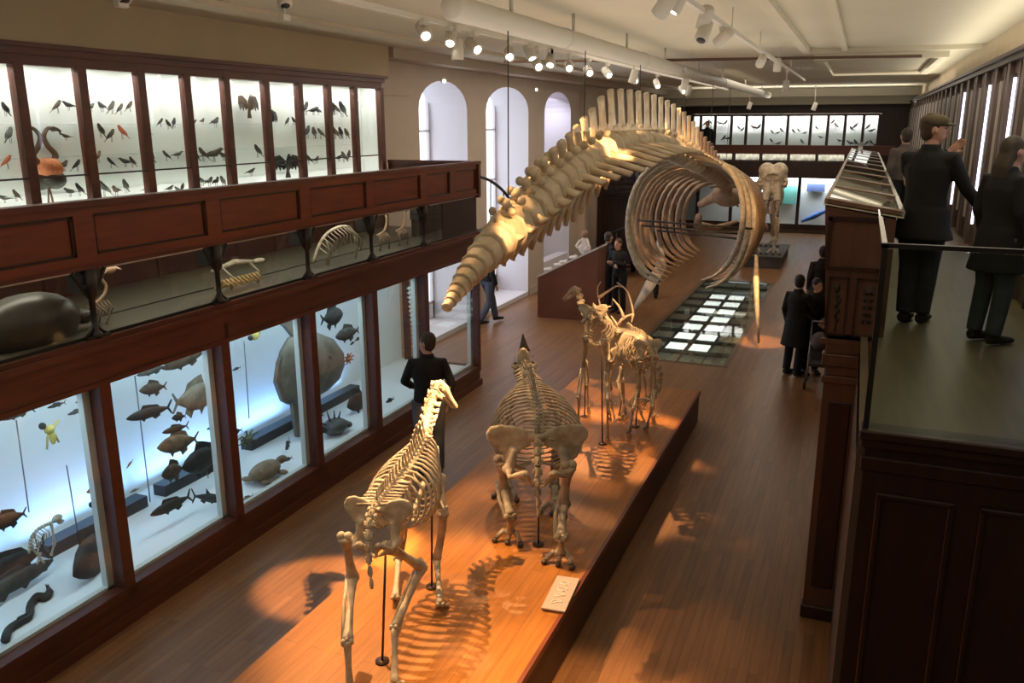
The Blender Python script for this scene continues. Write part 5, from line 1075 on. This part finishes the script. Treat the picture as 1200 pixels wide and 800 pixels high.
    for q in 'LR': c.tube([P['sh'+q].lerp(P['che'],.25),P['sh'+q],P['sh'+q].lerp(P['el'+q],.5),P['el'+q],P['wr'+q]],[.075*k,.066*k,.06*k,.054*k,.045*k],10)
    if skirt: 
        z=skirt*k; c.tube([P['pel']+V((0,0,.04)),V((P['pel'].x,P['pel'].y,(P['pel'].z+z)/2)),V((P['pel'].x,P['pel'].y,z))],[(.19*k,.15*k),(.21*k,.18*k),(.25*k,.20*k)],18,up=(0,1,0))
    c.tube([P['nb']+V((0,0,-.03)),P['nb']+V((0,.0,.045*k))],[.085*k,.075*k],12)
    c.build('coat',coat_m or cloth('black_coat',(.006,.006,.007)),r,remesh=.014,smooth_it=5)
    hm=hairm or mat('hair_dark',(.02,.014,.010),.6,noise=(.05,.035,.025),nscale=40)
    g=MB(); g.ell(hd-lk*.018*k+V((0,0,.028*k)),(.083*k,.096*k,.104*k),M=HM,n=14,m=9)
    g.ell(hd-lk*.03*k-V((0,0,.02*k)),(.078*k,.075*k,.085*k),M=HM)
    if longhair: g.tube([hd-lk*.04*k,hd-lk*.085*k-V((0,0,.12*k)),hd-lk*.10*k-V((0,0,.26*k))],[(.085*k,.06*k),(.10*k,.055*k),(.085*k,.03*k)],10,up=tuple(lk))
    g.build('hair',hm,r,remesh=.012)
    if hat:
        g=MB(); g.ell(hd+V((0,0,.065*k)),(.098*k,.112*k,.058*k),M=HM,n=16,m=8); g.tube([hd+V((0,0,.035*k)),hd+V((0,0,.07*k))],[.094*k,.094*k],16); g.ell(hd+lk*.10*k+V((0,0,.042*k)),(.07*k,.06*k,.012*k),M=HM); g.build('cap',hat,r,remesh=.010)
    return r
SCARFM=None
# visitor at the fish cases, back towards us, looking left into the case
p=at(500,392,z=1.74); person((p.x,p.y,0),.45,1.76,'person in a black jacket with short dark hair looking into the fish case',trous=cloth('grey_jeans',(.10,.10,.12)),pose=dict(hlook=(-.85,.5,-.1),elL=(-.27,.06,1.14),wrL=(-.20,.26,1.02),elR=(.27,-.02,1.13)))
# walking visitor whose legs show under the whale tail
p=at(572,380,z=0); person((p.x,p.y,0),-.5,1.72,'person in blue-grey jeans walking in front of the arches below the whale tail',trous=cloth('blue_jeans',(.07,.08,.12)),pose=dict(knL=(-.09,.18,.52),anL=(-.09,.28,.12),knR=(.09,-.02,.5),anR=(.09,-.26,.14),anc=(0,0,0)))
# pair near the stairs
p=at(725,366,z=0); person((p.x,p.y,0),PI-.35,1.66,'person in black with crossed arms leaning beside the wedge display','' and None,pose=dict(elL=(-.24,.10,1.14),elR=(.24,.10,1.14),wrL=(.03,.24,1.18),wrR=(-.03,.27,1.12),hlook=(0,1,-.1)),hairm=mat('hair_brown',(.06,.03,.015),.6),lean=.12)
p=at(709,362,z=0); person((p.x,p.y+.1,0),-.6,1.74,'tall person in a long black coat seen from behind, left of the crossed arms',skirt=.45,pose=dict())
p=at(760,352,z=0); person((p.x,p.y+.3,0),.3,1.70,'person in dark clothes half hidden behind the whale flipper',pose=dict(knL=(-.09,.14,.52),anL=(-.09,.2,.1)))
# pair by the desk with a pushchair
p=at(928,439,z=0); person((p.x,p.y,0),-.5,1.70,'person in a dark knee-length coat standing left of the pushchair',skirt=.52,longhair=False,pose=dict(elR=(.27,.10,1.12),wrR=(.12,.26,1.10)),hairm=mat('hair_black',(.012,.01,.01),.5))
p=at(948,446,z=0); person((p.x-.02,p.y+.45,0),PI+.5,1.62,'person in a black coat facing us with both hands in front by the pushchair',skirt=.6,pose=dict(elL=(-.24,.10,1.12),elR=(.24,.10,1.12),wrL=(-.05,.26,1.05),wrR=(.05,.27,.98),hlook=(-.3,1,-.2)),hairm=mat('hair_black'))
p=at(945,425,z=0); person((p.x+.05,p.y+2.2,0),.2,1.78,'tall dark person half hidden behind the pushchair pair',pose=dict(),skirt=.7,hairm=mat('hair_black'))
# pushchair
c=at(957,452,z=0); r=empty('pushchair',(c.x,c.y,0),'small dark pushchair beside the walnut pilaster','pushchair')
b=MB(); b.tube([(-.16,-.25,.12),(-.16,.05,.5),(-.16,.35,.98)],.012,7); b.tube([(.16,-.25,.12),(.16,.05,.5),(.16,.35,.98)],.012,7); b.tube([(-.16,.35,.98),(.16,.35,.98)],.014,7); b.tube([(-.16,.22,.1),(-.16,-.1,.55)],.012,7); b.tube([(.16,.22,.1),(.16,-.1,.55)],.012,7); b.build('frame',mat('frame_grey',(.3,.3,.3),.3,metal=.7),r)
b=MB(); b.box((0,0,.38),(.3,.3,.06)); b.box((0,.14,.58),(.3,.06,.42),Matrix.Rotation(-.25,3,'X')); b.build('seat',cloth('pram_fabric',(.06,.05,.05)),r,bevel=.015)
b=MB(); b.tube([(-.15,.12,.8),(-.15,-.08,.86),(-.15,-.16,.78)],.012,6); b.ell((0,.0,.74),(.16,.17,.15),n=12,m=8); b.build('hood',cloth('pram_hood',(.12,.10,.09)),r)
for x in (-.18,.18):
    for y in (-.25,.24):
        b=MB(); b.tube([(x-.018,y,.085),(x+.018,y,.085)],.085,14); b.build('wheel',BLACK,r)
# visitors on the right gallery
person((.50,7.5,2.5),-.35,1.66,'person in a dark coat and olive flat cap leaning toward the wall cases',trous=cloth('navy_trousers',(.02,.024,.035)),hat=cloth('olive_cap',(.13,.11,.06)),skirt=.72,pose=dict(elR=(.28,.05,1.14),wrR=(.40,.20,.95),anL=(-.06,-.02,.09),anR=(.07,.02,.09),knL=(-.08,.02,.5),knR=(.08,.03,.5),elL=(-.20,.14,1.16),wrL=(.08,.20,1.42),hlook=(.95,.35,-.05)),hairm=mat('hair_brown'),lean=-.03)
person((.98,7.0,2.5),-.9,1.50,'person with long dark blond hair in a long black coat at the right edge',trous=cloth('denim',(.05,.065,.085)),skirt=.62,longhair=True,pose=dict(hlook=(.2,1,0)),hairm=mat('hair_blond',(.04,.027,.014),.6))
person((.54,13.0,2.5),.3,1.52,'person in a grey-brown jacket standing beyond the capped person by the desk',coat_m=cloth('greybrown_coat',(.12,.095,.085)),pose=dict())
# visitor on the far gallery
p=at(829,150,y=33.0); person((p.x,33.0,2.5),PI,1.66,'tiny dark person standing on the far gallery against the lit cases',pose=dict())
# ================================================================== WEDGE DISPLAY, STAIRS, RAILS
a=at(630,371,z=0); e=at(699,378,z=0); r=empty('wedge_plinth',a,'reddish brown wedge-shaped display plinth with sloping white top','plinth')
y0=a.y; x0=a.x; x1=at(699,375,y=y0).x; za=at(630,325,y=y0).z; zb2=at(699,291,y=y0).z
prof=[(x0,0),(x1,0),(x1,zb2),(x0,za)]
b=MB(); b.add([(x,y0,z) for x,z in prof]+[(x,y0+.6,z) for x,z in prof],[(0,1,2,3),(7,6,5,4),(0,3,7,4),(1,5,6,2),(0,4,5,1)]); b.build('body',mat('plinth_red',(.19,.065,.03),.5,noise=(.13,.045,.02),nscale=2),r,world=True)
b=MB(); b.add([(x0-.02,y0-.02,za),(x1+.02,y0-.02,zb2),(x1+.02,y0+.62,zb2),(x0-.02,y0+.62,za),(x0-.02,y0-.02,za+.04),(x1+.02,y0-.02,zb2+.04),(x1+.02,y0+.62,zb2+.04),(x0-.02,y0+.62,za+.04)],[(0,1,5,4),(1,2,6,5),(2,3,7,6),(3,0,4,7),(4,5,6,7),(3,2,1,0)]); b.build('top',mat('plinth_top',(.62,.60,.58),.5),r,world=True)
c=V(((x0*.3+x1*.7),y0+.35,(za*.3+zb2*.7)+.03)); r=empty('white_figurine',c,'small seated white figurine on the upper end of the wedge plinth','figurine'); FM=mat('figurine_white',(.62,.56,.52),.6); b=MB(); b.ell((0,0,.12),(.14,.12,.14)); b.tube([(0,0,.15),(0,0,.34)],[.12,.07],10); b.tube([(-.08,-.05,.3),(-.14,-.16,.18),(-.04,-.2,.12)],.03,7); b.tube([(.08,-.05,.3),(.14,-.16,.18),(.04,-.2,.12)],.03,7); b.build('body',FM,r,remesh=.015); MB().ell((0,0,.42),(.075,.08,.09)).build('head',mat('figurine_brown',(.25,.14,.09),.6),r)
for k in range(4):
    f=.12+.13*k; c=V((lerp(x0,x1,f),y0+.2+.15*(k%2),lerp(za,zb2,f)+.04)); r=empty('white_cast',c,'small white cast on the wedge plinth, %s from its low end'%ORD[k],'cast','white casts on the wedge plinth'); b=MB(); b.ell((0,0,.03),(.10,.07,.04)); b.ell((.05,.02,.06),(.04,.04,.03)); b.build('body',FM,r)
# spiral stair in black iron
SC=V((-5.75,23.3,0)); r=empty('spiral_staircase',SC,'black iron spiral staircase rising behind the visitors to the far gallery','staircase')
MB().tube([(0,0,0),(0,0,3.7)],.07,12).build('newel_post',BLACK,r)
for k in range(18):
    a_=k*.36-2.2; z=.19*(k+1)*.78; d=V((math.cos(a_),math.sin(a_),0)); o=V((-d.y,d.x,0)); b=MB(); b.prism([(.05,-.05),(1.0,-.22),(1.0,.22),(.05,.05)],.035,(0,0,z),d,o); t_=b.build('step',BLACK,r)
    MB().tube([d*.98+V((0,0,z)),d*.98+V((0,0,z+.95))],.012,6).build('baluster',BLACK,r)
hp=[V((math.cos(k*.18-2.2)*.98,math.sin(k*.18-2.2)*.98,.19*(k/2+1)*.78+.95)) for k in range(36)]; MB().tube(hp,.028,7).build('handrail',BLACK,r)
# curved handrails from the end of the left gallery
r=empty('curved_handrail',(-5.6,12.2,3.3),'black curved stair handrails leaving the end of the left gallery','handrail')
def P3(l,yy): return [at(x,y,y=w) for (x,y),w in zip(l,yy)]
MB().tube(resample(P3([(560,206),(575,212),(590,224),(600,240),(603,262)],[12.0,12.6,13.2,13.6,13.6]),20),.025,8).build('upper_rail',BLACK,r,world=True)
MB().tube(resample(P3([(554,272),(572,266),(590,256),(602,246)],[12.0,12.6,13.2,13.6]),20),.03,8).build('lower_rail',BLACK,r,world=True)
for f in ((575,212,266,12.6),(590,224,257,13.2)): MB().tube([at(f[0],f[1],y=f[3]),at(f[0],f[2],y=f[3])],.010,6).build('baluster',BLACK,r,world=True)
# dark partition at the far left, with stair opening
b=MB(); b.bb((-7.28,24.8,0),(-4.9,24.95,3.2)); b.bb((-7.28,24.7,3.1),(-4.9,24.95,3.45)); r=empty('dark_partition',(-6,24.8,0),'tall very dark wooden partition behind the spiral staircase','partition'); b.build('board',WOODD,r,world=True)
for k in range(4): b=MB(); x=-7.1+k*.56; b.bb((x,24.77,.2),(x+.46,24.8,2.9)); b.build('panel',WOODD,r,world=True,bevel=.01)
# ================================================================== CEILING FITTINGS
r=empty('ventilation_tube',(-3.05,6.2,4.97),'thick cream tube hanging lengthwise under the ceiling','duct')
MB().tube([(-3.05,6.25,4.97),(-3.05,6.30,4.97),(-3.05,30,4.97)],[.085,.10,.10],16).build('tube',LAMPW,r,world=True)
for y in (7.5,9.3,11.6,14,17,20,24,28): MB().tube([(-3.05,y,5.05),(-3.05,y,5.25)],.018,7).build('hanger',LAMPW,r,world=True)
for y in (9.0,12.5,16,20): MB().tube([(-3.05,y-.02,4.97),(-3.05,y+.02,4.97)],.108,16).build('clamp',LAMPW,r,world=True)
def track(name,a,c,m_,label):
    r=empty(name,a,label,'lighting track'); a=V(a);c=V(c); d=c-a; b=MB(); n_=V((0,0,1)); s_=d.cross(n_).normalized()*.022; u_=V((0,0,.022)); L=[a-s_-u_,a+s_-u_,a+s_+u_,a-s_+u_]; b.add(L+[p+d for p in L],[(0,1,2,3),(7,6,5,4),(0,4,5,1),(1,5,6,2),(2,6,7,3),(3,7,4,0)]); b.build('rail',m_,r,world=True)
    n_=max(2,int(d.length/2.5))
    for k in range(n_): p=a+d*((k+.5)/n_); MB().tube([p,V((p.x,p.y,5.25))],.006,5).build('hanger',LAMPW,r,world=True)
track('lighting_track',(-3.80,2,5.02),(-3.80,26,5.02),LAMPW,'cream lighting track left of the thick tube carrying many glowing spots')
track('lighting_track',(-1.37,3,5.02),(-1.37,21,5.02),LAMPW,'cream lighting track right of the thick tube near the middle of the ceiling')
track('lighting_track',(-3.9,14.4,5.1),(.72,15.3,5.1),STEEL,'dark lighting track crossing the ceiling on the right')
track('lighting_track',(-5.75,13.8,5.1),(-4.1,14.2,5.1),STEEL,'short dark lighting track crossing the ceiling on the left')
GL=mat('lamp_lens',(1,1,1),emit=(1,.90,.68),es=14)
def spot(loc,aim,power,lab,grp,ang=32,warm=(1,.56,.24),on=True,zt=5.0,blend=.5,face=None,sz=.04):
    loc=V(loc); r=empty('track_spotlight',loc,lab,'spotlight',grp); d=(V(aim)-loc).normalized(); fd=V(face).normalized() if face else d
    MB().tube([loc-fd*.13,loc-fd*.12,loc+fd*.06,loc+fd*.065],[.04,.055,.062,.062],14).build('lamp_body',LAMPW,r,world=True)
    MB().tube([loc-fd*.03,V((loc.x,loc.y,zt))],.012,6).box((loc.x,loc.y,zt-.02),(.05,.10,.05)).build('bracket',LAMPW,r,world=True)
    MB().tube([loc+fd*.064,loc+fd*.068],[.040,.040],14).build('lens',GL if on else BLACK,r,world=True)
    if power:
        l=bpy.data.lights.new('spot','SPOT'); l.energy=power; l.color=warm; l.spot_size=math.radians(ang); l.spot_blend=blend; l.shadow_soft_size=sz
        o=bpy.data.objects.new('spot_lamp',l); COL.objects.link(o); o.location=loc+d*.13; o.rotation_euler=look_rot(d)
    return r
LT=[(497,38),(528,45),(556,55),(597,64),(630,76),(645,73),(667,78),(690,84),(712,86),(744,93),(770,99),(800,106)]
AIM=[(-2.95,7.5,3.1),(-2.9,4.6,1.0),(-2.9,10.0,3.65),(-2.6,7.3,.8),(-3.0,10.0,3.7),(-2.4,9.6,1),(-2.6,9.5,1.0),(-3,12,4),(-3,14,3.8),(-2.9,16,2),(-2.4,19,.5),(-2.4,25,2)]
POW=[170,110,300,350,200,250,1700,90,120,220,160,330]
NM=['first','second','third','fourth','fifth','sixth','seventh','eighth','ninth','tenth','eleventh','twelfth']
for k,((x,y),a,pw) in enumerate(zip(LT,AIM,POW)):
    p=at(x,y,x=-3.78)
    spot((p.x,p.y,p.z),a,pw,'small glowing track spot under the left lighting track, %s from the camera'%NM[k],'spots on the left lighting track',ang={0:18,2:20}.get(k,28),face=(V((0,0,CAM_H))-p).normalized()*.75+(V(a)-p).normalized()*.5 if k not in (1,) else None)
p=at(536,62,x=-3.75); spot(p,(p.x,p.y+.1,0),0,'unlit cylindrical spot pointing down between two glowing spots','spots on the left lighting track',on=False)
RTL=[((778,8),(-2.92,7.15,3.0),520,'small cream spot at the top edge of the photo'),((824,40),(-2.2,4.8,.45),0,'large tilted cylindrical spot with dark mouth'),((846,46),(-2.9,10.2,3.68),900,'short boxy spot beside the large cylindrical one'),((921,103),(-1.4,17,0),200,'lowest small spot at the far end of the right track')]
for k,((x,y),a,pw,lab) in enumerate(RTL):
    p=at(x,y,x=-1.37); spot(p,a,pw,lab+' on the right lighting track','spots on the right lighting track',on=False,ang=(13,30,14,34)[k])
for k,(x,y) in enumerate(((742,92),(802,100),(806,108),(954,126),(878,125))):
    p=at(x,y,y=(13,15,17,24,26)[k]); spot(p,(p.x-.5,p.y+.2,3),30 if k in (1,2) else 0,'tiny ceiling spot above the whale back, %s from the left'%ORD[k],'ceiling spots above the whale',on=k in (0,1,2))
# warm key on the camel from the left side of the hall (outside the frame)
spot((-4.7,6.4,5.13),(-2.85,5.2,1.0),1350,'track spot above the parapet lighting the camel skeleton','spots outside the view',on=False,ang=34,sz=.015)
spot((-5.3,5.2,5.05),(-2.7,5.3,.9),380,'track spot near the parapet lighting the camel from the side','spots outside the view',on=False,ang=34,sz=.02)
spot((-3.78,10.6,4.85),(-2.5,6.6,.8),420,'track spot lighting the rhinoceros from ahead','spots on the left lighting track',ang=32,sz=.03)
spot((-1.37,6.6,4.95),at(388,688,z=0),3500,'track spot throwing light on the parquet left of the platform','spots outside the view',ang=13,sz=.03)
spot((-1.4,3.2,4.95),(-1.5,4.4,0),1000,'track spot on the parquet right of the platform','spots outside the view',ang=30,sz=.05)
spot((-3.78,9.9,4.9),(-1.25,8.9,0),900,'track spot on the parquet right of the rhinoceros','spots outside the view',ang=26,sz=.06)
spot((-3.78,3.6,4.9),(-2.6,3.6,.45),90,'track spot over the near platform end','spots outside the view',ang=40,sz=.05)
spot((-1.37,7.8,4.95),(-2.65,9.8,1.6),1000,'added fill spot on the right track brightening the three small skeletons','spots on the right lighting track',ang=20,sz=.02,on=False)  # front fill added to brighten the small skeletons
# whale highlights
spot((-1.4,12.5,4.9),(-3.0,17,2.6),520,'track spot at the whale ribs','spots outside the view',ang=34,sz=.05)
# ---------------------------------------------------------------- fill areas added without fittings, then daylight and niche lamp
area('up_fill_left',(-7.1,8,4.9),(.3,8),120,(1,.86,.64),look_rot((.5,0,1)))  # hidden fill added on the case top to lift wall and ceiling
area('ceiling_fill',(-3,1.0,4.9),(6,3),26,(1,.86,.68),look_rot((0,.25,-1)))  # this and the next two are added general fill from above
area('ceiling_fill_far',(-1.5,24,5.2),(6,8),160,(1,.88,.72),look_rot((0,0,-1)))
area('ceiling_fill_mid',(-4.6,16,5.15),(2.5,8),85,(1,.86,.72),look_rot((0,0,-1)))
area('up_fill_mid',(-2.2,8,4.0),(4,14),95,(1,.88,.74),look_rot((0,0,1)))  # this and the next two are unseen up-facing fill, no fitting built
area('up_fill_right',(1.3,14,4.86),(.2,20),55,(1,.92,.76),look_rot((-.6,0,1)))
area('up_fill_far',(-2,30.5,4.6),(7,.3),60,(1,.92,.78),look_rot((0,0,1)))
area('daylight_1',(-8.6,14.6,2.6),(4,2),15,(.86,.86,1),look_rot((1,0,-.1)))
area('daylight_2',(-8.6,17.8,2.6),(4,2.4),19,(.86,.86,1),look_rot((1,0,-.1)))
area('niche_lamp',(-7.6,21.1,4.7),(.4,1.4),17,(.85,.85,1),look_rot((-.3,0,-1)))
area('gallery_fill',(.9,9,5.2),(.8,8),24,(1,.84,.62),look_rot((0,0,-1)))  # added fill for the dark right gallery
spot((-1.37,14.5,4.95),(-1.5,16.4,0),1600,'track spot lighting the flipper and parquet beside the glass floor','spots on the right lighting track',ang=12,sz=.03)
w=bpy.data.worlds.new('sky'); scene.world=w; w.use_nodes=True; bg=w.node_tree.nodes['Background']; bg.inputs[0].default_value=(.86,.88,1,1); bg.inputs[1].default_value=1.6
vs=scene.view_settings; vs.view_transform='Standard'; vs.look='None'; vs.gamma=1; vs.use_curve_mapping=False; vs.exposure=.5
scene.display_settings.display_device='sRGB'
scene.cycles.max_bounces=8; scene.cycles.transparent_max_bounces=24; scene.cycles.use_denoising=True; scene.cycles.sample_clamp_indirect=4
